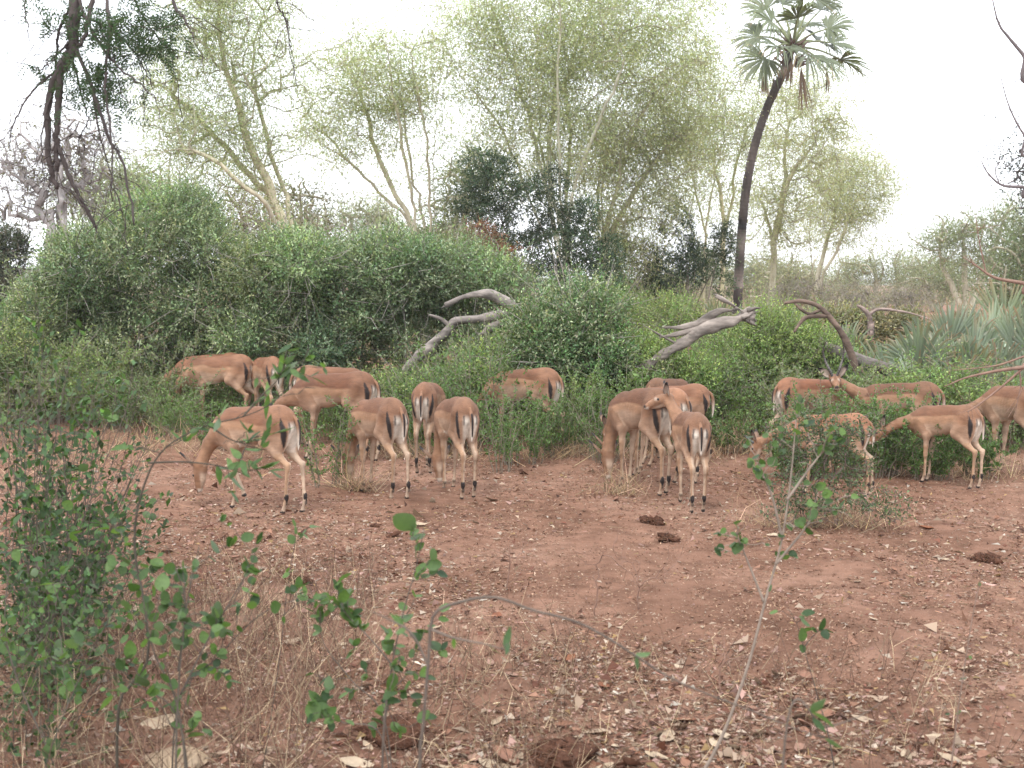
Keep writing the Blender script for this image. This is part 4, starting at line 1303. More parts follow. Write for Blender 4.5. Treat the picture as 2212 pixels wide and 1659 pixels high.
    hc = mixc(hc, PALE, sstep(-.02, -.045, qu + nz * .5) * sstep(.03, .08, qf) * .8)
    hc = mixc(hc, WHITE * .9, sstep(.024, .012, np.hypot(qf - .106, qu - .036)) * (np.abs(qs) > .02) * .28)
    hc = mixc(hc, RUFOUS * .5, sstep(.022, .008, np.abs(qs)) * sstep(.04, .06, qu) * .55)
    hc = mixc(hc, WHITE, sstep(.19, .21, qf) * sstep(-.002, -.012, qu) * .6)
    hc = mixc(hc, BLACK, sstep(hl - .036, hl - .018, qf) * sstep(-.012, .002, qu))
    C = np.where(hdm[:, None], hc, C)
    C *= (1 + .06 * wv(V, 25))[:, None] * (1 + .08 * rng.normal())
    # ---- link
    loc = gx(x, Y)
    root = empty('impala', loc, label, 'impala', 'impalas grazing in the clearing', R(heading))
    root.scale = (scale,) * 3
    m = MB(); m.add(V, Q, None, np.clip(C, .005, .9)); m.build('body', M_COAT, root)
    def put(name, me, pos, ax, az, sc3=(1, 1, 1)):
        """local X along ax, local Z near az"""
        X = nrm(ax); Z = nrm(az - X * (az @ X)); Yv = np.cross(Z, X)
        o = bpy.data.objects.new(name, me); COL.objects.link(o); o.parent = root
        Mx = Matrix([[X[i], Yv[i], Z[i], pos[i]] for i in range(3)] + [[0, 0, 0, 1]])
        o.matrix_basis = Mx @ Matrix.Diagonal((*sc3, 1))
        return o
    for s, e in ((1, ears[0]), (-1, ears[1])):
        d = nrm(upv * e + sd * s * .75 - hd * earb)
        put('ear', EAR, hp(-.012, .040, .044 * s), d, nrm(hd * .35 + sd * s * .6 + upv * .45))
        put('eye', EYE, hp(.088, .027, .041 * s), hd, upv)
    if horns:
        for s in (1, -1):
            put('horn', HORNS[horns], hp(.03, .045, .022 * s), nrm(hd), nrm(upv * .9 - hd * .25), (.8, s * .7, .8) if horns == 'ram' else (1, s, 1))
    # tail: white-edged brush hanging between the haunches
    t = MB()
    P = smooth_path([(-.395, 0, .80 + arch * .6), (-.435, tail * .02, .765), (-.452, tail * .05, .70), (-.452, tail * .07, .60), (-.445, tail * .08, .53)], 22)
    tt = np.linspace(0, 1, 22)
    r = .012 + .008 * np.sin(tt * math.pi) - .010 * tt ** 3
    cols = RUFOUS * .5 + TAN * .5 + (WHITE - RUFOUS * .5 - TAN * .5) * sstep(.35, .95, tt)[:, None]
    t.tube(P, r, 10, cols)
    k = t.c[-1].copy()
    rear_i = np.zeros(len(t.v[-1]), bool)
    Pi = np.repeat(P, 10, 0)
    off = t.v[-1][:220] - Pi
    rear_i[:220] = (off[:, 0] < -.72 * np.repeat(r, 10)) & (np.repeat(tt, 10) > .22) & (np.repeat(tt, 10) < .85)
    k[rear_i] = BLACK; t.c[-1] = k
    t.build('tail', M_COAT, root)
    return root
# ================================================================== the herd
def foot(x, y, dy=0.0):
    p = gnd(x, y); return p[0], p[1]


def place(xpx, Y, heading, label, **k):
    return impala(at(xpx, 608, Y)[0] * 1.0, Y, heading, label, **k)


_old_gx = gx


def gx(x, Y):      # x may be a world x here
    return np.array([x, Y, ground_z(x, Y)])


G_ = dict
place(548, 10.25, 150, 'slim doe walking left with one forefoot raised, nearest on the left side of the herd', scale=.97, neck=(.56, .12, -.82), head=(.10, 0, -1), fore=(.20, .24), hind=(-.36, -.46), lift=1, seed=1, nl=.42)
place(815, 10.95, 125, 'doe with her muzzle buried in a grass tuft by a thin shrub', scale=.95, neck=(.30, .14, -.94), head=(.0, .05, -1), fore=(.20, .26), hind=(-.36, -.42), seed=2, arch=.045, nl=.42, ears=(.2, .2))
place(925, 12.45, 84, 'doe seen from directly behind, farther back between two grazing does', scale=.98, neck=(.35, -.10, -.93), head=(-.1, -.1, -1), fore=(.2, .26), hind=(-.36, -.34), seed=3, arch=.03, ears=(.3, .3))
place(985, 11.15, 110, 'doe grazing head down between her forelegs, second rump from the one seen dead from behind', scale=.96, neck=(.25, .10, -.96), head=(-.22, .0, -1), fore=(.20, .26), hind=(-.38, -.33), seed=4, arch=.05, nl=.42, ears=(.3, .3))
place(1387, 11.35, 118, 'large doe grazing at the front of the tight pair in the middle right', scale=1.02, neck=(.28, .10, -.95), head=(-.08, .05, -1), fore=(.22, .26), hind=(-.42, -.33), seed=5, arch=.055, nl=.43, red=.3, ears=(.35, .35))
place(1418, 11.9, 128, 'doe mostly hidden behind the large grazing doe, only legs and ears showing', scale=.98, neck=(.40, .25, -.88), head=(.1, .1, -1), fore=(.2, .26), hind=(-.36, -.5), seed=6, nl=.46, ears=(.7, .7))
place(1453, 12.75, 183, 'doe standing side-on behind the tight pair, rump to the right', scale=.93, neck=(.8, 0, -.6), head=(.2, 0, -1), fore=(.22, .28), hind=(-.30, -.44), seed=7, red=.5)
place(1447, 13.5, 52, 'doe farthest back behind the tight pair, rump to the left', scale=.95, neck=(.8, 0, -.6), head=(.2, 0, -1), seed=8, red=.5)
place(1497, 10.45, 93, 'young impala seen from behind with its head up and turned left, ears pricked', scale=.91, neck=(.62, .34, .72), head=(.05, .93, -.36), up=(0, .25, 1), fore=(.22, .22), hind=(-.37, -.32), spread=.9, seed=9, nl=.36, ears=(1.1, .8), earb=.35, h=.0115)
place(1132, 13.8, 156, 'doe grazing side-on amid the green shrubs in the middle', scale=1.0, neck=(.55, .05, -.83), head=(.1, 0, -1), seed=10, arch=.04, red=.3)
place(470, 16.2, 174, 'far doe grazing side-on beneath the tall green bush, rump to the right', scale=1.06, neck=(.55, 0, -.83), head=(.1, 0, -1), fore=(.2, .3), hind=(-.30, -.48), seed=11, nl=.42, h=.0155)
place(452, 16.7, 186, 'doe almost hidden beyond the far side-on doe at the left', scale=1.04, neck=(.78, .1, -.66), head=(.1, 0, -1), seed=12, h=.016)
place(573, 16.0, 118, 'far doe seen from behind at an angle, beside the far side-on doe', scale=1.04, neck=(.7, .15, -.72), head=(.1, 0, -1), seed=13, h=.0155)
place(712, 14.4, 22, 'doe facing right, only her back showing over the dark red male', scale=1.02, neck=(.75, 0, -.66), head=(.1, 0, -1), seed=14, h=.0155)
place(722, 13.2, 165, 'dark red male facing left with his neck stretched low behind the walking doe', scale=1.06, neck=(.82, .1, -.62), head=(.62, .1, -.78), fore=(.24, .32), hind=(-.34, -.42), seed=15, red=1.0, nl=.46, h=.014)
place(1752, 13.3, 24, 'red-backed doe facing away right, her rump left of the ram', scale=.98, neck=(.75, 0, -.66), head=(.1, 0, -1), seed=16, red=.8)
place(1950, 13.1, 160, 'ram with long curved ringed horns looking at the camera', scale=.95, neck=(.78, .30, .50), head=(-.22, .92, -.34), up=(.0, .3, 1), horns='ram', seed=17, red=.45, nl=.42, ears=(.75, .45), earb=.4)
place(1800, 10.9, 156, 'young male with short straight horns behind the dark thorny shrub', scale=.80, neck=(.93, .1, -.36), head=(.42, .1, -.9), up=(.85, 0, .5), horns='spike', seed=18, red=.4, nl=.44, ears=(.6, .6))
place(2052, 11.45, 128, 'doe stretching her neck out level to the left beside a green shrub', scale=.83, neck=(.80, .48, -.34), head=(.55, .50, -.62), up=(.5, .2, .8), fore=(.22, .24), hind=(-.38, -.40), seed=19, nl=0.38, arch=.03, ears=(.7, .7))
place(2200, 12.2, 106, 'doe half cut off by the right edge with her head down', scale=1.0, neck=(.45, .75, -.5), head=(.1, .5, -.85), seed=20, nl=.42, ears=(.8, .8))
gx = _old_gx
# ================================================================== shrubs among the herd
def wand_shrub(name, label, x, Y, h, w, n, seed, L=.026, W=.014, C=(.10, .165, .055), stemC=(.20, .17, .13), per=46, r0=.005, side=5, lean=.25, low=.15, cat='shrub', group=None, zb=0):
    """many thin upright wands with side twigs and small leaves; h, w in metres"""
    rng = np.random.default_rng(seed)
    b = gx(x, Y)
    root = empty(name, b, label, cat, group)
    sm, lm = MB(), MB()
    for i in range(n):
        a = rng.uniform(0, 6.28); q = b + np.array([math.cos(a), math.sin(a) * .7, 0]) * w * .25 * rng.random() ** .5
        q[2] = ground_z(q[0], q[1]) - .02
        hh = h * rng.uniform(.55, 1.0); tilt = np.array([math.cos(a), math.sin(a) * .7, 0]) * w * .5 * rng.uniform(.3, 1.1) + rng.normal(0, lean * .2, 3) * [1, 1, 0]
        P = smooth_path([q, q + tilt * .35 + [0, 0, hh * .5], q + tilt + [0, 0, hh]], 10)
        P[1:] += rng.normal(0, .008, (9, 3))
        sm.tube(P, np.linspace(r0, r0 * .35, 10), 4, np.array(stemC) * rng.uniform(.7, 1.3), cap=False)
        A = [P]
        for k in range(side):
            j = rng.integers(2, 9); d = nrm(np.array([rng.normal(), rng.normal(), rng.uniform(.1, .9)])); l = hh * rng.uniform(.15, .35)
            S = P[j] + d * l * np.linspace(0, 1, 5)[:, None] + np.array([0, 0, .1]) * l * np.linspace(0, 1, 5)[:, None] ** 2
            sm.segs(S[:-1], S[1:], r0 * .5, r0 * .35, 3, stemC); A.append(S)
        for S in A:
            m_ = per if S is P else per // 2
            t = rng.uniform(low if S is P else .1, 1, m_) * (len(S) - 1); k = np.minimum(t.astype(int), len(S) - 2); f = (t - k)[:, None]
            p = S[k] * (1 - f) + S[k + 1] * f
            lm.leaves(p + rng.normal(0, .006, (m_, 3)), rand_dirs(m_, rng) + [0, 0, .35], rand_dirs(m_, rng) + [0, 0, .7], L * np.exp(rng.normal(0, .25, m_)), W * np.exp(rng.normal(0, .2, m_)), jit(C, m_, rng, .25))
    sm.build('stems', M_TWIG, root, b)
    lm.build('foliage', M_LEAF, root, b)
    return root


wand_shrub('shrub', 'thin green shrub of straight wands in front of the dark red male', 697, 11.2, .85, .55, 9, 501, per=40)
wand_shrub('shrub', 'leafy green shrub in front of the doe grazing side-on in the middle', 1130, 12.9, .75, .75, 20, 502, per=60)
wand_shrub('shrub', 'open green shrub just right of the doe grazing head down between her forelegs', 1085, 12.3, .95, .45, 9, 503, per=40)
wand_shrub('shrub', 'loose green shrub below the dense round bush', 1210, 13.4, .85, .9, 22, 504, per=60)
wand_shrub('shrub', 'green shrub standing under the neck of the doe stretching to the left', 2015, 11.75, .62, .7, 22, 505, per=60, C=(.085, .15, .045))
wand_shrub('shrub', 'green shrub between the level-necked doe and the one cut by the right edge', 2128, 12.0, .60, .6, 18, 506, per=60, C=(.085, .15, .045))
wand_shrub('shrub', 'weedy shrub covering the legs of the far side-on doe', 470, 13.9, .60, .9, 22, 507, per=50)
wand_shrub('shrub', 'weedy shrub beneath the far doe seen at an angle', 580, 14.2, .6, .8, 16, 508, per=50)
wand_shrub('shrub', 'weedy shrub in front of the ram', 1890, 12.0, .92, 1.0, 32, 509, per=60)
wand_shrub('shrub', 'weedy shrub hiding the legs of the ram, left of the level-necked doe', 1955, 12.2, .78, .9, 26, 515, per=55)
wand_shrub('shrub', 'weedy shrub hiding the flank of the red-backed doe, under the face of the ram', 1800, 12.1, .92, .9, 28, 516, per=55)
wand_shrub('shrub', 'weedy shrub behind the young male, in front of the red-backed doe', 1730, 12.0, .62, .7, 20, 510, per=50)
wand_shrub('shrub', 'tall loose shrub between the doe seen from behind and the thicket', 900, 13.6, .95, 1.0, 20, 511, per=55)
wand_shrub('shrub', 'loose shrub of bare wands left of the tight pair', 1300, 12.9, .8, .7, 16, 512, per=26)
wand_shrub('shrub', 'low green shrub right of the young impala with pricked ears', 1590, 13.8, .6, .8, 16, 513, per=50)
# wispy shrubs along the foot of the thicket: five kinds built, the rest copied
LAND = [(at(x, 608, Y)[:2], t) for x, Y, t in (
    (470, 16.2, 'the far side-on doe'), (573, 16, 'the far doe seen at an angle'), (722, 13.2, 'the dark red male'), (925, 12.45, 'the doe seen from directly behind'), (985, 11.15, 'the doe grazing between her forelegs'),
    (1132, 13.8, 'the doe side-on amid the shrubs'), (1240, 15.6, 'the dense round bush'), (1387, 11.35, 'the large grazing doe'), (1453, 12.75, 'the side-on doe behind the tight pair'), (1497, 10.45, 'the young impala with pricked ears'),
    (1690, 16.8, 'the bush over the split log'), (1752, 13.3, 'the red-backed doe'), (1950, 13.1, 'the ram'), (2020, 16.5, 'the left large fan palm'), (2165, 17.2, 'the fan palm at the right edge'), (2070, 11.45, 'the level-necked doe'),
    (960, 15.9, 'the forked grey log'), (1560, 16.3, 'the split grey log'), (1820, 16.6, 'the bent brown branch'), (60, 17, 'the low bush at the left edge'), (300, 19, 'the tallest green bush'), (700, 18.4, 'the wide green bush'), (1420, 15.8, 'the low bush left of the split log'))]


def name_by_landmark(made):
    tone = ('fresh green', 'bright green', 'dull green', 'yellow-green', 'mid-green')
    seen = {}
    for r, c, s in made:
        p = np.array(r.location[:2])
        for _, q, t in sorted((float(np.linalg.norm(p - q)), tuple(q), t) for q, t in LAND):
            dx, dy = p[0] - q[0], p[1] - q[1]
            rel = ('right of' if dx > 0 else 'left of') if abs(dx) > abs(dy) * .7 else ('behind' if dy > 0 else 'in front of')
            lab = ('small ' if s < .88 else 'tall ' if s > 1.08 else '') + tone[c] + ' wispy shrub ' + rel + ' ' + t
            if lab not in seen: break
        seen[lab] = 1; r['label'] = lab


def wispy():
    rng = np.random.default_rng(520)
    lab, grp = 'loose wispy green shrub growing along the foot of the thicket', 'wispy shrubs along the foot of the thicket'
    protos = [wand_shrub('shrub', lab, 800 + 60 * i, 15.0, rng.uniform(.7, 1.15), rng.uniform(.7, 1.1), 16, 521 + i, per=42, L=.034, W=.017, C=[(.13, .2, .07), (.16, .23, .085), (.11, .17, .065), (.19, .25, .10), (.14, .17, .085)][i], group=grp) for i in range(5)]
    spots, made = [], []
    for _ in range(46):
        x = rng.uniform(640, 2230); Yv = rng.uniform(13.6, 16.6) if x > 700 else rng.uniform(15, 17)
        if 1470 < x < 1690 and Yv < 15.2: Yv = 15.4
        spots.append((x, Yv))
    spots += [(rng.uniform(-20, 420), rng.uniform(14.5, 17.2)) for _ in range(14)]
    for i, (x, Yv) in enumerate(spots):
        pr = protos[i % 5]
        r = pr if i < 5 else pr.copy()
        if i >= 5:
            COL.objects.link(r)
            for ch in pr.children:
                c = ch.copy(); COL.objects.link(c); c.parent = r
        p = gx(x, Yv); r.location = [float(v) for v in p]; r.rotation_euler = (0, 0, rng.uniform(0, 6.28)); s = rng.uniform(.7, 1.25); r.scale = (s, s, s * rng.uniform(.8, 1.15)); made.append((r, i % 5, s))
    name_by_landmark(made)


wispy()
# the dark thorny shrub in the foreground right of the middle
def thorny():
    rng = np.random.default_rng(55)
    Y = 9.55; b = gx(1745, Y)
    root = empty('shrub', b, 'dark small-leaved thorny shrub sprawling to the right in front of the young male', 'shrub')
    att = []
    for (x, y, rx, ry, n, yy) in ((1730, 985, 60, 80, 90, 0), (1690, 930, 40, 60, 40, 0), (1760, 900, 60, 40, 50, 0), (1800, 930, 55, 45, 60, .1), (1870, 930, 60, 40, 28, .2), (1720, 1070, 70, 60, 55, -.1), (1820, 1080, 80, 55, 60, -.1), (1900, 1090, 70, 40, 40, -.2), (1840, 990, 80, 60, 70, .1), (1800, 960, 50, 60, 50, .15), (1680, 1120, 50, 40, 24, -.2), (1940, 1120, 40, 25, 14, -.2), (1770, 1130, 110, 25, 45, -.2)):
        c, r = pxell(x, y, rx, ry, Y + yy, .22)
        att.append(c + r * rand_dirs(n, rng) * rng.random((n, 1)) ** .4)
    att = np.concatenate(att); att = att[att[:, 2] > .05]
    st = [np.array([b + [dx, dy, -.02], b + [dx * 1.6, dy, .25], b + [dx * 3, dy, .55]]) for dx, dy in ((0, 0), (.06, .02), (-.05, .02), (.1, -.03), (-.02, -.05))]
    pos, par, dr, tips, ns = grow(st, att, rng, .07, 0, .4, .25)
    sm = MB(); wood(sm, pos, par, ns, .012, .0022, rng, 2.2, (.16, .12, .10), (.14, .10, .085), .006)
    sm.build('stems', M_TWIG, root, b)
    lm = MB()
    k = np.repeat(np.arange(len(pos)), 6); n = len(k); sel = pos[k][:, 2] > .12
    k = k[sel & (rng.random(n) < .8)]; n = len(k)
    p = pos[k] + rng.normal(0, .02, (n, 3))
    lm.leaves(p, rand_dirs(n, rng) + dr[k] * .6, rand_dirs(n, rng) + [0, 0, .6], .028 * np.exp(rng.normal(0, .3, n)), .013 * np.exp(rng.normal(0, .2, n)), jit((.075, .105, .055), n, rng, .4))
    lm.build('foliage', M_LEAF, root, b)


thorny()

# ================================================================== foreground plants with leaves one can pick apart
def leaf_mesh(kind, rng):
    """one cupped leaf along +X, 1 unit long"""
    m = MB(); nu = 7
    V, Q = [], []
    bend = rng.uniform(-.25, .3)
    wd = {'round': .40, 'lance': .17}[kind]
    for i in range(nu):
        t = i / (nu - 1)
        if kind == 'round': w = wd * math.sin(math.pi * (t * .94 + .03) ** .85) ** .7
        else: w = wd * math.sin(math.pi * (t * .96 + .02) ** .8)
        z = bend * (t - .1) ** 2
        V += [(t, -w, z + w * .22), (t, 0, z), (t, w, z + w * .22)]
    for i in range(nu - 1):
        for k in range(2):
            a = i * 3 + k; Q.append([a + 3, a + 4, a + 1, a])
    m.add(V, Q)
    return m


def mat_big_leaf(name, c0, c1, under):
    m, n, l, b, out = new_mat(name)
    oi = n.new('ShaderNodeObjectInfo'); rp = n.new('ShaderNodeValToRGB')
    rp.color_ramp.elements[0].color = (*c0, 1); rp.color_ramp.elements[1].color = (*c1, 1)
    l.new(oi.outputs['Random'], rp.inputs[0])
    tc = n.new('ShaderNodeTexCoord'); no = n.new('ShaderNodeTexNoise'); no.inputs['Scale'].default_value = 5; no.inputs['Detail'].default_value = 4
    l.new(tc.outputs['Object'], no.inputs['Vector'])
    mr = n.new('ShaderNodeMapRange'); mr.inputs['To Min'].default_value = .6; mr.inputs['To Max'].default_value = 1.4; l.new(no.outputs['Fac'], mr.inputs[0])
    mu = n.new('ShaderNodeMix'); mu.data_type = 'RGBA'; mu.blend_type = 'MULTIPLY'; mu.inputs[0].default_value = 1
    l.new(rp.outputs[0], mu.inputs[6]); l.new(mr.outputs[0], mu.inputs[7])
    ge = n.new('ShaderNodeNewGeometry'); mx = n.new('ShaderNodeMix'); mx.data_type = 'RGBA'
    l.new(ge.outputs['Backfacing'], mx.inputs[0]); l.new(mu.outputs[2], mx.inputs[6]); mx.inputs[7].default_value = (*under, 1)
    l.new(mx.outputs[2], b.inputs['Base Color']); b.inputs['Roughness'].default_value = .5; b.inputs['Specular IOR Level'].default_value = .35
    tr = n.new('ShaderNodeBsdfTranslucent'); m2 = n.new('ShaderNodeMix'); m2.data_type = 'RGBA'; m2.blend_type = 'MULTIPLY'; m2.inputs[0].default_value = 1
    m2.inputs[7].default_value = (1.3, 1.5, .5, 1); l.new(mu.outputs[2], m2.inputs[6]); l.new(m2.outputs[2], tr.inputs[0])
    ms = n.new('ShaderNodeMixShader'); ms.inputs[0].default_value = .4
    l.new(b.outputs[0], ms.inputs[1]); l.new(tr.outputs[0], ms.inputs[2]); l.new(ms.outputs[0], out.inputs[0])
    return m


M_BIG = mat_big_leaf('broad_leaf', (.022, .048, .018), (.10, .168, .05), (.10, .14, .075))
M_BIGD = mat_big_leaf('narrow_leaf', (.03, .065, .024), (.10, .17, .05), (.11, .15, .09))
_r = np.random.default_rng(9)
LEAFM = {k: [leaf_mesh(k, _r).mesh('leaf', M_BIG if k == 'round' else M_BIGD) for _ in range(5)] for k in ('round', 'lance')}


def put_leaf(root, org, p, d, nrmv, size, kind, rng):
    X = nrm(d); Z = nrm(nrmv - X * (np.asarray(nrmv) @ X)); Yv = np.cross(Z, X)
    o = bpy.data.objects.new('leaf', LEAFM[kind][rng.integers(5)]); COL.objects.link(o); o.parent = root
    q = p - org
    o.matrix_basis = Matrix([[X[i] * size, Yv[i] * size, Z[i] * size, q[i]] for i in range(3)] + [[0, 0, 0, 1]])
    return o


def broad_plant(name, label, Y, mains, seed, leaves=120, size=.032, kind='round', r0=.004, twig=.12, ntw=10, C=(.09, .075, .06), tipfrom=.2, cat='sapling', jitd=.15, ext=True, clusters=None, extra=0):
    """mains: stems in picture positions (x, y[, distance]); leaves are single objects up to 300, more go into one part"""
    rng = np.random.default_rng(seed)
    st = []
    for i, P in enumerate(mains):
        dd = rng.uniform(-jitd, jitd)
        pts = [at(p[0], p[1], (p[2] if len(p) > 2 else Y) + dd) for p in P]
        if ext and P[0][1] > 1500:       # carry the stem on down to the ground
            q = pts[0] + (pts[0] - pts[1]) * [.3, .3, 0]; q[2] = ground_z(q[0], q[1]) - .02; pts = [q] + pts
        st.append(np.array(pts))
    base = st[0][0].copy(); base[2] = ground_z(base[0], base[1])
    root = empty(name, base, label, cat)
    sm = MB(); spots = []
    for i, S in enumerate(st):
        P = smooth_path(S, 40); t = np.linspace(0, 1, 40)
        rr = (r0 if i == 0 else r0 * .7) * (1 - .75 * t)
        sm.tube(P, rr, 6, np.array(C) * rng.uniform(.8, 1.25))
        T = nrm(np.gradient(P, axis=0))
        for k in range(10): 
            j = int(rng.uniform(tipfrom, 1) * 39); spots.append((P[j], T[j], .02))
        for k in range(ntw):
            j = int(rng.uniform(tipfrom, .98) * 39)
            d = nrm(T[j] * .6 + rng.normal(0, .7, 3) + [0, 0, .25]); l = twig * rng.uniform(.5, 1.6)
            S2 = P[j] + d * l * np.linspace(0, 1, 6)[:, None] + rng.normal(0, .006, (6, 3)) * np.linspace(0, 1, 6)[:, None]
            sm.segs(S2[:-1], S2[1:], rr[j] * .5 + .0006, .0008, 4, C)
            for q in range(5): spots.append((S2[q + 1], d, .01))
            spots.append((S2[5], d, .0)); spots.append((S2[5], d, .0))
    sm.build('stem', M_TWIG, root, base)
    idx = rng.permutation(len(spots))
    n = min(leaves, 300)
    for q in range(n):
        p, d, o = spots[idx[q % len(spots)]]
        ld = nrm(d * .5 + rng.normal(0, .7, 3) + [0, 0, -.05]); nv = nrm(rng.normal(0, .55, 3) + [0, -.25, .9])
        put_leaf(root, base, p, ld, nv, size * np.exp(rng.normal(0, .25)), kind, rng)
    if extra:
        lm = MB(); k = rng.integers(0, len(spots), extra)
        p = np.array([spots[i][0] for i in k]) + rng.normal(0, .02, (extra, 3)); d = np.array([spots[i][1] for i in k])
        lm.leaves(p, d * .5 + rng.normal(0, .7, (extra, 3)), rng.normal(0, .5, (extra, 3)) + [0, -.2, .9], size * .9 * np.exp(rng.normal(0, .25, extra)), size * .55 * np.exp(rng.normal(0, .2, extra)), jit((.042, .08, .028), extra, rng, .5), mid=.5)
        tag(lm.build('foliage', M_LEAF, root, base), None, None, None, 'stuff')
    return root


# big leafy shrub at the left edge
def fan_paths(x0, y0, tops, rng):
    out = []
    for (x, y) in tops:
        out.append([(x0 + rng.uniform(-60, 60), y0), (x0 * .5 + x * .5 + rng.uniform(-40, 40), (y0 + y) / 2 + rng.uniform(-30, 30)), (x, y)])
    return out


_r = np.random.default_rng(31)
_r = np.random.default_rng(31)
broad_plant('leafy_shrub', 'leafy dark-stemmed shrub filling the left edge, beside the walking doe', 6.0,
            fan_paths(90, 1520, [(55, 745), (150, 770), (230, 805), (300, 850), (15, 790), (190, 850), (330, 930), (90, 860), (40, 820), (130, 800), (95, 700), (200, 860), (260, 930), (20, 960), (300, 1040), (160, 980), (60, 1080), (240, 1120), (330, 1100), (110, 900), (10, 1180)] + [(_r.uniform(-30, 330), _r.uniform(800, 1230)) for _ in range(22)], _r), 601,
            leaves=300, size=.042, r0=.007, twig=.26, ntw=20, extra=4300, tipfrom=.32, cat='shrub', jitd=.6)
broad_plant('leafy_shrub', 'second leafy shrub low at the left edge, above the dry stalks', 4.7,
            fan_paths(60, 1640, [(30, 1150), (140, 1200), (220, 1180), (60, 1260), (300, 1230), (180, 1320), (20, 1380), (330, 1330)], _r), 602,
            leaves=300, size=.034, r0=.005, twig=.2, ntw=14, extra=500, tipfrom=.3, cat='shrub', jitd=.4)
broad_plant('sapling', 'long dark stem arching right across the walking doe, with narrow leaves', 4.2,
            [[(255, 1540), (282, 1480), (320, 1420), (310, 1295), (292, 1200), (295, 1110), (320, 1025), (350, 975), (390, 945), (450, 918), (525, 900), (585, 872), (640, 815), (668, 750)],
             [(450, 918), (500, 950), (545, 960)], [(320, 1000), (400, 998), (480, 1008), (540, 1030)], [(525, 900), (560, 860), (600, 820), (612, 790)]], 603,
            leaves=84, size=.055, kind='lance', r0=.0055, twig=.10, ntw=7, C=(.07, .06, .045), tipfrom=.58, jitd=.0)
broad_plant('sapling', 'bushy sapling of round leaves at the lower left, in front of the bare soil', 3.9,
            [[(380, 1659), (385, 1500), (400, 1330), (430, 1180)], [(390, 1560), (330, 1400), (300, 1250), (260, 1150)], [(390, 1500), (450, 1380), (520, 1260), (560, 1180)], [(385, 1450), (400, 1300), (360, 1180)],
             [(385, 1520), (470, 1420), (560, 1330), (650, 1290)], [(390, 1570), (300, 1480), (200, 1400)]], 604, leaves=240, size=.034, r0=.005, twig=.11, ntw=9, tipfrom=.3)
broad_plant('sapling', 'upright sapling with a thin bare tip, its green round leaves low in the middle', 4.0,
            [[(826, 1659), (832, 1540), (850, 1420), (872, 1320), (900, 1220), (916, 1140)], [(832, 1560), (760, 1470), (700, 1390), (690, 1300)], [(850, 1440), (800, 1380), (760, 1340), (735, 1310)], [(835, 1540), (890, 1440), (920, 1350)],
             [(828, 1600), (740, 1560), (690, 1530)]], 605, leaves=190, size=.036, r0=.0045, twig=.09, ntw=8, C=(.10, .08, .065), tipfrom=.35)
broad_plant('sapling', 'small green-leaved sprig before the bare soil left of the middle', 4.6, [[(560, 1700), (600, 1450), (620, 1280), (640, 1170), (680, 1130)], [(610, 1330), (650, 1300), (690, 1290)]], 606, leaves=26, size=.03, r0=.0025, twig=.06, ntw=4, tipfrom=.5)
broad_plant('sapling', 'tall pale-stemmed sapling leaning right in front of the thorny shrub', 4.5,
            [[(1500, 1700), (1560, 1590), (1615, 1440), (1655, 1290), (1688, 1170), (1706, 1050), (1716, 950), (1722, 880)], [(1690, 1165), (1670, 1080), (1650, 1030), (1640, 1010)], [(1700, 1080), (1750, 1010), (1790, 960)],
             [(1675, 1220), (1740, 1140), (1770, 1090)], [(1650, 1300), (1610, 1200), (1590, 1150)]], 607, leaves=150, size=.030, r0=.0075, twig=.09, ntw=9, C=(.23, .185, .15), tipfrom=.5, jitd=.0)
broad_plant('sapling', 'thin dark stem with a single spray of leaves right of the pale-stemmed sapling', 4.3,
            [[(1805, 1690), (1790, 1590), (1765, 1500), (1742, 1420), (1722, 1350), (1700, 1310)], [(1735, 1400), (1760, 1370), (1775, 1360)]], 608, leaves=14, size=.036, r0=.003, twig=.05, ntw=2, C=(.07, .06, .05), tipfrom=.6)
broad_plant('sapling', 'thin brown wand rising at the lower right corner', 4.4, [[(2050, 1700), (2066, 1560), (2085, 1430), (2105, 1310), (2125, 1225)]], 609, leaves=6, size=.022, r0=.004, twig=.05, ntw=3, C=(.2, .14, .11), tipfrom=.05)
broad_plant('bare_branch', 'blurred bare branch arching over the bottom of the scene from left to right', 2.9,
            [[(905, 1700), (915, 1560), (926, 1420), (936, 1330), (990, 1302), (1068, 1290), (1150, 1318), (1250, 1345), (1340, 1395), (1440, 1460), (1530, 1500), (1610, 1530), (1720, 1575), (1800, 1600)],
             [(926, 1440), (890, 1370), (840, 1338), (800, 1320)], [(932, 1360), (980, 1378), (1050, 1392), (1110, 1410)], [(1700, 1565), (1780, 1570), (1850, 1550), (1900, 1520)]], 610,
            leaves=16, size=.042, kind='lance', r0=.0050, twig=.04, ntw=1, C=(.11, .088, .072), tipfrom=.05, cat='branch', jitd=.0)

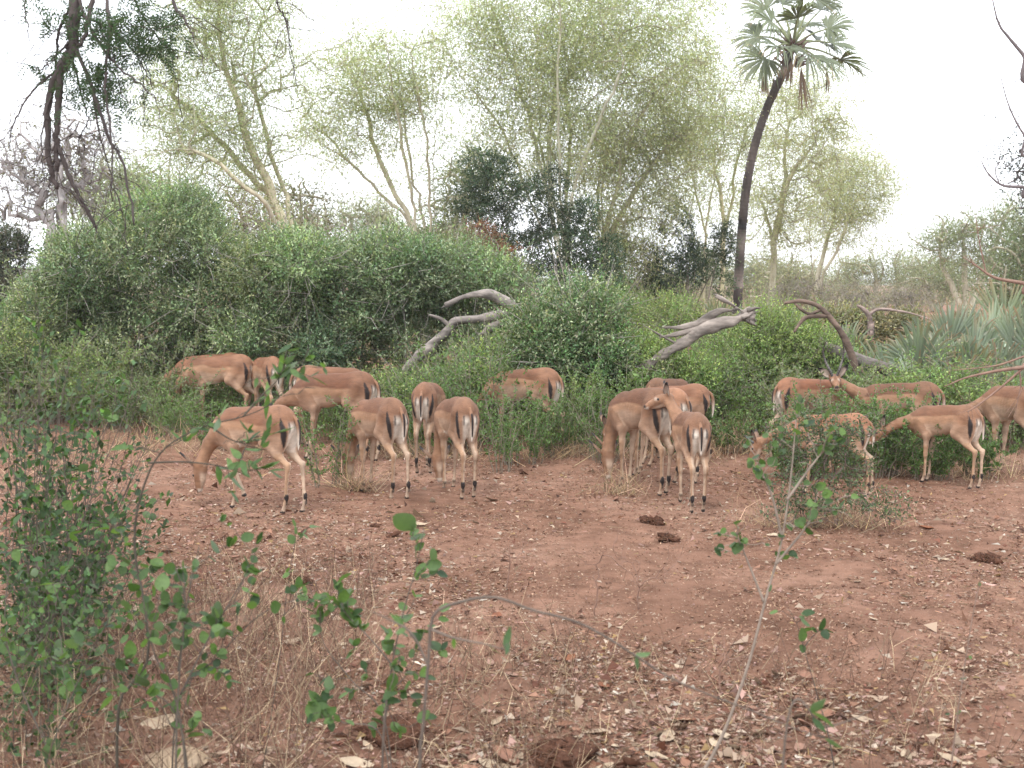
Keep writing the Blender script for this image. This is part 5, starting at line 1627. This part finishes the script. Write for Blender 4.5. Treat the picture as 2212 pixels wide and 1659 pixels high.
# ------------------------------------------------------------------ hanging branch at the top left, on a tree out of frame
def hanging():
    Y = 6.0; rng = np.random.default_rng(77)
    limb_top = at(165, -160, Y)
    tb = np.array([-4.1, 5.2, 0.0])
    root = empty('overhanging_tree', tb, 'dark feathery-leaved tree hanging its branches into the top left corner', 'tree')
    sm = MB()
    D = (.06, .048, .045)
    sm.tube(smooth_path([tb + [0, 0, -.1], tb + [.05, 0, 1.6], tb + [.3, .1, 3.4], tb + [.7, .25, 4.6]], 24), np.linspace(.2, .1, 24), 10, (.14, .11, .10))
    sm.tube(smooth_path([tb + [.6, .22, 4.4], (tb + [.9, .3, 4.9]) * .5 + limb_top * .5 + [0, 0, .5], limb_top + [0, 0, .1], at(420, -260, Y + .4), at(760, -120, Y + .8)], 30), np.linspace(.09, .03, 30), 8, D)
    paths = [([(164, -170), (162, 0), (158, 60), (154, 108), (130, 154)], 13, 12), ([(130, 150), (126, 224), (122, 280), (123, 368)], 9, 5), ([(130, 154), (116, 175), (105, 224), (103, 315), (112, 368), (124, 408)], 9, 5),
             ([(123, 300), (128, 325), (154, 388), (178, 437), (210, 493)], 6, 3.4), ([(156, 100), (168, 115), (196, 182), (217, 245), (241, 311), (259, 336), (280, 420), (289, 486)], 5, 2), ([(119, 154), (63, 206), (28, 273), (17, 329)], 3, 1),
             ([(162, -20), (154, 10), (126, 70), (122, 150)], 4, 2.5), ([(215, -150), (199, 0), (182, 80), (165, 105)], 6, 4), ([(240, -150), (231, 0), (238, 70), (227, 175), (241, 315), (241, 437)], 5, 1.2),
             ([(340, -170), (374, 0), (395, 35), (420, 82)], 5, 1.5), ([(165, -40), (185, 40), (240, 130), (300, 180), (340, 215)], 4, 1), ([(160, 80), (110, 130), (80, 160)], 3, 1), ([(170, 30), (230, 60), (290, 110), (330, 190)], 3.5, 1),
             ([(250, -120), (300, 20), (350, 90), (390, 130)], 3, 1), ([(590, -150), (598, 0), (612, 30), (625, 60)], 2.4, .8), ([(60, -120), (55, 10), (60, 60), (62, 95)], 2.4, .8), ([(150, 100), (175, 200), (190, 260), (170, 300)], 3, 1),
             ([(200, 200), (215, 290), (240, 380), (262, 460)], 2.5, .8), ([(118, 180), (96, 260), (90, 330), (98, 390)], 2.5, 1), ([(124, 320), (112, 370), (108, 400)], 3, 1.2)]
    tw = []
    for i, (p, r0, r1) in enumerate(paths):
        dd = rng.uniform(-.35, .35) if i > 3 else 0
        P = smooth_path([at(x, y, Y + dd * j / len(p)) for j, (x, y) in enumerate(p)], 30)
        P[1:] += rng.normal(0, .004, (29, 3)) * np.linspace(.3, 1, 29)[:, None]
        k = Y / FPX
        sm.tube(P, np.linspace(r0, r1, 30) * k * (1 + .08 * np.sin(np.arange(30) * 1.9)), 7, np.array(D) * rng.uniform(.8, 1.2))
        T = nrm(np.gradient(P, axis=0))
        for _ in range(7):
            j = rng.integers(8, 29); d = nrm(T[j] * .5 + rng.normal(0, .7, 3)); l = rng.uniform(.05, .28)
            S = P[j] + d * l * np.linspace(0, 1, 5)[:, None] + np.array([0, 0, -.25]) * l * np.linspace(0, 1, 5)[:, None] ** 2 + rng.normal(0, .006, (5, 3))
            sm.segs(S[:-1], S[1:], .0028, .0016, 3, D); tw.append(S)
    sm.build('trunk', M_BARK, root, tb)
    # feathery leaves: rows of narrow leaflets on short stalks
    lm = MB()
    c = [pxell(*e, Y, .5) for e in ((250, 60, 90, 60), (300, 90, 80, 60), (180, 200, 60, 60), (220, 150, 80, 60), (150, 40, 90, 40), (340, 40, 70, 50), (230, 210, 40, 40), (100, 150, 40, 30))]
    n = 430
    p = np.concatenate([blob_points(c, n, rng, .6)])
    ax = nrm(rng.normal(0, .8, (n, 3)) + [0, 0, -.6])
    m_ = 13
    k = np.repeat(np.arange(n), m_); t = np.tile(np.linspace(0, 1, m_), n)[:, None]
    Ls = rng.uniform(.06, .12, n)
    q = p[k] + ax[k] * t * Ls[k][:, None]
    s = nrm(np.cross(ax, rand_dirs(n, rng)))[k] * np.where(np.tile(np.arange(m_) % 2, n) > 0, 1, -1)[:, None]
    lm.leaves(q, s + ax[k] * .35, rand_dirs(len(k), rng) * .3 + np.cross(ax[k], s), .026, .008, jit((.05, .08, .04), len(k), rng, .25))
    lm.segs(p, p + ax * Ls[:, None], .0012, .0008, 3, (.09, .09, .05))
    lm.build('crown', M_FINE, root, tb)


hanging()


def right_twigs():
    Y = 7.5; rng = np.random.default_rng(78)
    tb = np.array([4.3, 7.2, 0.0])
    root = empty('bare_tree', tb, 'leafless tree just out of frame whose bare reddish twigs cross the right edge', 'tree')
    sm = MB()
    sm.tube(smooth_path([tb + [0, 0, -.1], tb + [-.1, 0, 1.2], tb + [.1, .1, 2.6], tb + [-.2, .2, 4.2]], 24), np.linspace(.12, .05, 24), 9, (.16, .12, .1))
    RB = (.20, .125, .095)
    for p, r0, r1, src, c in (([(2260, 180), (2212, 120), (2180, 82), (2157, 50), (2142, -10)], 3, 1.2, 3.4, (.13, .11, .11)), ([(2260, 330), (2212, 290), (2180, 230), (2160, 160)], 2, .8, 3.2, (.13, .11, .11)), ([(2260, 410), (2212, 404), (2165, 400), (2135, 375), (2118, 345)], 3, .9, 3.0, (.13, .11, .11)),
                       ([(2260, 625), (2212, 612), (2150, 600), (2110, 575), (2080, 555)], 3.5, .8, 2.2, RB), ([(2260, 780), (2212, 793), (2160, 800), (2090, 815), (2040, 835)], 4, 1, 1.6, RB), ([(2212, 793), (2170, 830), (2120, 870), (2090, 890)], 3, 1, None, RB),
                       ([(2212, 770), (2150, 790), (2060, 800)], 2.5, .8, None, RB), ([(2130, 590), (2115, 520), (2108, 470)], 1.6, .7, None, RB), ([(2160, 400), (2150, 370), (2160, 350)], 1.5, .7, None, (.13, .11, .11)), ([(2200, 790), (2205, 830), (2195, 880)], 2, .8, None, RB)):
        P = [at(x, y, Y) for x, y in p]
        if src: P = [tb + [0, .1, src]] + P
        P = smooth_path(P, 30); k = Y / FPX
        sm.tube(P, np.linspace(r0 * (2 if src else 1), r1, 30) * k, 6, c)
        T = nrm(np.gradient(P, axis=0))
        for _ in range(7):
            j = rng.integers(12, 29); d = nrm(T[j] * .6 + rng.normal(0, .7, 3)); l = rng.uniform(.04, .2)
            S = P[j] + d * l * np.linspace(0, 1, 4)[:, None]
            sm.segs(S[:-1], S[1:], .002, .0012, 3, c)
    sm.build('trunk', M_TWIG, root, tb)


right_twigs()
# ================================================================== ground cover, litter, dung
def undergrowth():
    """weedy green shoots along the foot of the thicket: nobody could count them"""
    rng = np.random.default_rng(91); w = Waves(92)
    n = 9000
    Yv = rng.uniform(13.2, 24, n); xp = rng.uniform(-60, 2300, n)
    x = (xp - CX) / FPX * Yv
    P = np.stack([x, Yv, ground_z(x, Yv)], 1)
    # bare soil reaches back between the middle right impalas
    edge = 13.8 + .7 * w(P * [1, 0, 0], .8) + np.where((xp > 1480) & (xp < 1700), .9, 0) + np.where(xp < 620, 2.6, 0) + np.where(xp > 1950, -1.0, 0)
    keep = (Yv > edge) & (w(P, .9) > -.9)
    P = P[keep]; n = len(P)
    H = rng.uniform(.18, .55, n) * (1 + .35 * w(P, .7)) ; H = np.clip(H, .1, .95)
    D = nrm(rng.normal(0, .28, (n, 3)) * [1, 1, 0] + [0, 0, 1])
    m = MB()
    m.segs(P, P + D * H[:, None], .004, .0015, 3, (.18, .16, .11))
    per = 17
    k = np.repeat(np.arange(n), per); t = rng.uniform(.2, 1.05, (n * per, 1))
    C0 = np.where((w(P, 1.3) > .35)[:, None], (.20, .27, .10), (.12, .19, .065)) * np.exp(rng.normal(0, .15, (n, 1)))
    m.leaf_tris(P[k] + D[k] * H[k][:, None] * t + rng.normal(0, .05, (len(k), 3)), rand_dirs(len(k), rng) + [0, 0, .3], rand_dirs(len(k), rng) + [0, 0, .8], .046 * np.exp(rng.normal(0, .25, len(k))), .022, np.clip(C0[k] * np.exp(rng.normal(0, .22, (len(k), 1))), .01, .8))
    tag(m.build('undergrowth', M_LEAF), 'weedy green undergrowth along the foot of the thicket', 'undergrowth', None, 'stuff')


def dry_grass():
    rng = np.random.default_rng(93); w = Waves(94)
    m = MB()
    # tufts of straw at the thicket foot and under the shrubs
    spots = []
    for (x, Yc, rx, ry, n) in ((1600, 14.2, 1.1, 1.0, 900), (330, 14.0, 1.6, .9, 420), (2080, 12.2, .8, .5, 300), (1250, 13.4, .8, .5, 400), (760, 11.15, .16, .08, 160), (1340, 11.05, .25, .12, 90), (1770, 9.6, .5, .2, 260), (900, 13.5, .8, .4, 300), (1900, 13, 1, .6, 300), (1540, 20, 3, 2.5, 1200), (1850, 22, 4, 3, 1400), (120, 12.5, 1.2, 1.0, 120)):
        c = at(x, 608, Yc); p = np.stack([c[0] + rng.normal(0, rx * .5, n), Yc + rng.normal(0, ry * .5, n)], 1); spots.append(p)
    p = np.concatenate(spots); n = len(p)
    P = np.stack([p[:, 0], p[:, 1], ground_z(p[:, 0], p[:, 1])], 1)
    tilt = rng.normal(0, .75, (n, 3)) * [1, 1, 0] + [0, 0, .75]
    H = rng.uniform(.08, .42, n)
    D = nrm(tilt)
    mid = P + D * H[:, None] * .55; tip = mid + nrm(D + rng.normal(0, .5, (n, 3)) * [1, 1, .4]) * H[:, None] * .5
    C = jit((.34, .245, .15), n, rng, .35)
    m.segs(P, mid, .0028, .002, 3, C); m.segs(mid, tip, .002, .0008, 3, C)
    # thin brown dead stalks in the foreground
    n = 2000
    x = np.concatenate([rng.uniform(-2.3, -.75, 1250), rng.uniform(-.9, .3, 350), rng.uniform(-.4, 2.0, 400)]); y = np.concatenate([rng.uniform(4.0, 7.4, 1250), rng.uniform(4.4, 6.4, 350), rng.uniform(4.6, 6.2, 400)])
    P = np.stack([x, y, ground_z(x, y)], 1)
    D = nrm(rng.normal(0, .6, (n, 3)) * [1, 1, .3] + [0, 0, 1]); H = rng.uniform(.1, .45, n) * np.where(x < -.75, 1.3, .7)
    mid = P + D * H[:, None] * .6; tip = mid + nrm(D + rng.normal(0, .55, (n, 3))) * H[:, None] * .5
    C = np.where(rng.random((n, 1)) < .35, (.33, .25, .16), (.14, .085, .06)) * np.exp(rng.normal(0, .35, (n, 1)))
    m.segs(P, mid, .0017, .0012, 3, C); m.segs(mid, tip, .0012, .0006, 3, C)
    k = rng.integers(0, n, 2400); a = P[k] + (mid[k] - P[k]) * rng.uniform(.4, 1, (2400, 1)); m.segs(a, a + nrm(D[k] + rng.normal(0, .6, (2400, 3))) * rng.uniform(.03, .12, (2400, 1)), .001, .0005, 3, C[k])
    tag(m.build('dry_grass', M_TWIG), 'straw and thin dead stalks standing and lying in tufts', 'grass', None, 'stuff')


def leaf_shape(rng, n=6):
    """curled dead leaf lying roughly flat, 1 unit long"""
    m = MB(); V = []; Q = []
    curl = rng.uniform(.15, .7); roll = rng.uniform(-.4, .4); wd = rng.uniform(.16, .34)
    for i in range(n):
        t = i / (n - 1); w = wd * math.sin(math.pi * (t * .92 + .04)) ** .8 * rng.uniform(.85, 1.1)
        z = curl * .28 * (2 * t - 1) ** 2 * rng.uniform(.7, 1.2)
        for k, s in enumerate((-1, -.45, .45, 1)):
            V.append((t - .5, s * w + .05 * math.sin(t * 5 + roll * 8), z + abs(s) ** 2 * w * (curl + roll * s) * 1.0 + rng.normal(0, .008)))
    for i in range(n - 1):
        for k in range(3):
            a = i * 4 + k; Q.append([a, a + 1, a + 5, a + 4])
    m.add(V, Q)
    return m


def litter():
    rng = np.random.default_rng(95); w = Waves(96)
    def dens(x, y):
        P = np.stack([x, y, 0 * x], 1)
        xp = CX + FPX * x / y
        d = .6 + .38 * w(P, 1.1) + .2 * w(P, 3.1)
        d += np.where(y < 6.3, .22, 0) + np.where((xp > 1500) & (y < 9.5), .35, 0) + np.where((xp < 560) & (y < 8.4), .25, 0) + np.where(y > 12, .2, 0)
        d -= np.where((xp > 680) & (xp < 1480) & (y > 6.4) & (y < 9.3), .25, 0)
        return np.clip(d, .05, 1.2) / 1.2
    # small crumbs, leaf bits and straw: uncountable
    m = MB()
    n = 130000
    y = 4.4 * (17 / 4.4) ** rng.random(n); x = rng.uniform(-.44, .44, n) * y
    k = rng.random(n) < dens(x, y); x, y = x[k], y[k]; n = len(x)
    P = np.stack([x, y, ground_z(x, y) + rng.uniform(.004, .012, n)], 1)
    D = rng.normal(0, 1, (n, 3)) * [1, 1, .2]
    pal = np.array([(.46, .34, .25), (.56, .45, .35), (.34, .19, .13), (.22, .10, .07), (.48, .30, .25), (.13, .065, .045), (.40, .27, .13), (.62, .55, .46)])
    C = .62 * pal[rng.choice(8, n, p=[.2, .08, .24, .16, .13, .12, .05, .02])] * np.exp(rng.normal(0, .2, (n, 1)))
    big = np.exp(rng.normal(0, .5, n))
    m.leaf_tris(P, D, rng.normal(0, .45, (n, 3)) + [0, 0, 1], .022 * big, .012 * big, C)
    n = 17000
    y = 4.4 * (17 / 4.4) ** rng.random(n); x = rng.uniform(-.44, .44, n) * y
    k = rng.random(n) < dens(x, y) + .12; x, y = x[k], y[k]; n = len(x)
    P = np.stack([x, y, ground_z(x, y) + rng.uniform(.004, .014, n)], 1); D = nrm(rng.normal(0, 1, (n, 3)) * [1, 1, .12])
    L = .03 * np.exp(rng.normal(0, .65, n))
    m.segs(P, P + D * L[:, None], .0016, .001, 3, jit((.32, .22, .15), n, rng, .5))
    n = 60000      # fine grit and dust of chewed stalks, even over the trodden middle
    y = 5.5 * (14 / 5.5) ** rng.random(n); x = rng.uniform(-.43, .43, n) * y
    P = np.stack([x, y, ground_z(x, y) + rng.uniform(.003, .010, n)], 1)
    C = np.array([(.30, .20, .135), (.10, .052, .034), (.20, .105, .07), (.36, .27, .2)])[rng.choice(4, n, p=[.33, .27, .28, .12])] * np.exp(rng.normal(0, .2, (n, 1)))
    m.leaf_tris(P, rng.normal(0, 1, (n, 3)) * [1, 1, .3], rng.normal(0, .5, (n, 3)) + [0, 0, 1], .015 * np.exp(rng.normal(0, .4, n)), .009, C)
    tag(m.build('leaf_litter', M_DRY), 'crumbled leaves and straw scattered over the red soil', 'litter', None, 'stuff')
    # larger dead leaves, each a thing
    md = bpy.data.materials.new('dead_leaf')
    def dl(name, c0, c1, c2):
        mt, n_, l, b, out = new_mat(name)
        oi = n_.new('ShaderNodeObjectInfo'); rp = n_.new('ShaderNodeValToRGB'); e = rp.color_ramp.elements
        e.new(.5); 
        for q, c in zip(e, (c0, c1, c2)): q.color = (*c, 1)
        l.new(oi.outputs['Random'], rp.inputs[0])
        tc = n_.new('ShaderNodeTexCoord'); no = n_.new('ShaderNodeTexNoise'); no.inputs['Scale'].default_value = 6; no.inputs['Detail'].default_value = 5
        l.new(tc.outputs['Object'], no.inputs[0]); mr = n_.new('ShaderNodeMapRange'); mr.inputs['To Min'].default_value = .55; mr.inputs['To Max'].default_value = 1.4; l.new(no.outputs['Fac'], mr.inputs[0])
        mu = n_.new('ShaderNodeMix'); mu.data_type = 'RGBA'; mu.blend_type = 'MULTIPLY'; mu.inputs[0].default_value = 1
        l.new(rp.outputs[0], mu.inputs[6]); l.new(mr.outputs[0], mu.inputs[7]); l.new(mu.outputs[2], b.inputs['Base Color']); b.inputs['Roughness'].default_value = .8
        b.inputs['Specular IOR Level'].default_value = .15
        return mt
    kinds = [('pale cream curled dead leaf lying on the red soil', 'pale dead leaves strewn on the soil', dl('dead_leaf_pale', (.25, .18, .12), (.36, .285, .205), (.28, .21, .15))),
             ('pinkish-brown curled dead leaf lying on the red soil', 'pinkish dead leaves strewn on the soil', dl('dead_leaf_pink', (.22, .12, .085), (.19, .095, .06), (.27, .17, .13))),
             ('dark russet dead leaf lying on the red soil', 'russet dead leaves strewn on the soil', dl('dead_leaf_russet', (.14, .055, .035), (.19, .08, .042), (.10, .048, .036)))]
    bpy.data.materials.remove(md)
    meshes = [[leaf_shape(rng).mesh('dead_leaf', kd[2]) for _ in range(6)] for kd in kinds]
    cnt = 0
    while cnt < 295:
        y = 4.75 + 6.2 * rng.random() ** 2.7; x = rng.uniform(-.42, .42) * y
        if rng.random() > dens(np.array([x]), np.array([y]))[0] * 1.2: continue
        kd = rng.choice(3, p=[.5, .34, .16])
        o = bpy.data.objects.new('dead_leaf', meshes[kd][rng.integers(6)]); COL.objects.link(o)
        s = .056 * math.exp(rng.normal(0, .42)) * (1.1 if y < 6 else 1)
        o.location = (x, y, ground_z(x, y) + .008); o.rotation_euler = (rng.normal(0, .25), rng.normal(0, .25), rng.uniform(0, 6.28)); o.scale = (s, s, s)
        tag(o, kinds[kd][0], 'dead leaf', kinds[kd][1]); cnt += 1


def dung(x, y, r, label, seed):
    rng = np.random.default_rng(seed); w = Waves(seed)
    c = gnd(x, y); c[2] = ground_z(c[0], c[1])
    root = empty('dung_pile', c, label, 'dung', 'fibrous dung piles on the soil')
    for _ in range(rng.integers(3, 6)):
        m = MB()
        o = c + rng.normal(0, r * .45, 3) * [1, .8, 0] + [0, 0, r * .18]; s = r * rng.uniform(.4, .75)
        u = np.linspace(0, math.pi, 10); v = np.arange(16) * 2 * math.pi / 16
        S = np.stack([np.outer(np.sin(u), np.cos(v)), np.outer(np.sin(u), np.sin(v)), np.outer(np.cos(u), np.ones(16))], -1).reshape(-1, 3)
        V = S * s * [1, .9, .62] * (1 + .22 * w(S + o * 9, 5) + .12 * w(S, 14) + .06 * rng.normal(size=len(S)))[:, None] + o
        Q = [[i * 16 + j, i * 16 + (j + 1) % 16, (i + 1) * 16 + (j + 1) % 16, (i + 1) * 16 + j] for i in range(9) for j in range(16)]
        m.add(V, [q[::-1] for q in Q], None, np.array((.085, .042, .028)) * rng.uniform(.7, 1.3))
        m.build('lump', M_DUNG, root, c)
    m = MB()
    n = 240
    a = c + rng.normal(0, r * .5, (n, 3)) * [1, .8, .2] + [0, 0, r * .4]; a[:, 2] = np.maximum(a[:, 2], c[2] + .004)
    m.segs(a, a + rand_dirs(n, rng) * [1, 1, .5] * r * rng.uniform(.15, .5, (n, 1)), .0016, .001, 3, jit((.16, .085, .055), n, rng, .3))
    tag(m.build('fibres', M_DUNG, root, c), None, None, None, 'stuff')


for i, (x, y, r, lab) in enumerate(((1440, 1166, .085, 'dark brown dung pile standing clear on bare soil below the young impala with pricked ears'), (1405, 1128, .075, 'low crumbled dung heap with pale bits, above the dark clear one'),
                                    (850, 1600, .13, 'large dark dung pile at the bottom behind the thin sapling stem'), (1190, 1645, .13, 'large brown dung pile cut by the bottom edge in the middle'), (640, 1262, .07, 'crumbled dung pile left of the pale straight stick'),
                                    (2130, 1212, .09, 'straw-covered dung pile near the right edge'),
                                    (812, 1142, .03, 'tiny dark dung lump below the doe with her muzzle in a tuft'))):
    dung(x, y, r, lab, 700 + i)
undergrowth()
dry_grass()
litter()


def bare_sprout(x, y, h, label, seed):
    rng = np.random.default_rng(seed); b = gnd(x, y); b[2] = ground_z(b[0], b[1])
    att = b + np.array([0, 0, h * .65]) + rng.normal(0, 1, (26, 3)) * [h * .28, h * .2, h * .22]
    att = att[att[:, 2] > b[2] + .1 * h]
    pos, par, dr, tips, ns = grow([np.array([b - [0, 0, .02], b + [0, 0, h * .3], b + [.01, 0, h * .6]])], att, rng, .04, 0, .6, .2)
    m = MB(); wood(m, pos, par, ns, .005, .0011, rng, 2.2, (.2, .12, .09), (.2, .12, .09), .003)
    tag(m.build('bare_sprout', M_TWIG, None, b), label, 'seedling')


bare_sprout(1287, 1340, .46, 'leafless twiggy seedling on the soil, left of its twin', 811)
bare_sprout(1378, 1325, .44, 'leafless twiggy seedling with a single thin stem, right of its twin', 812)
bare_sprout(1098, 1270, .34, 'leafless forked seedling leaning left above the arching branch', 813)
bare_sprout(1640, 1010, .5, 'leafless reddish seedling left of the thorny shrub', 814)
bare_sprout(1560, 1500, .3, 'leafless twiggy seedling left of the pale-stemmed sapling', 815)

# ------------------------------------------------------------------ haze
def haze():
    m = bpy.data.materials.new('haze'); m.use_nodes = True
    n, l = m.node_tree.nodes, m.node_tree.links
    n.remove(n['Principled BSDF'])
    v = n.new('ShaderNodeVolumePrincipled'); v.inputs['Color'].default_value = (.93, .96, 1, 1); v.inputs['Density'].default_value = HAZE; v.inputs['Anisotropy'].default_value = .3
    l.new(v.outputs[0], n['Material Output'].inputs['Volume'])
    b = MB()
    x0, x1, y0, y1, z0, z1 = -920, 920, -20, 970, -1.2, 21
    V = [(x, y, z) for z in (z0, z1) for y in (y0, y1) for x in (x0, x1)]
    b.add(V, [[0, 2, 3, 1], [4, 5, 7, 6], [0, 1, 5, 4], [2, 6, 7, 3], [0, 4, 6, 2], [1, 3, 7, 5]])
    o = b.build('haze', m, smooth=False)
    tag(o, 'pale haze in the air between the trees', None, None, 'stuff')


HAZE = .0005
if HAZE: haze()
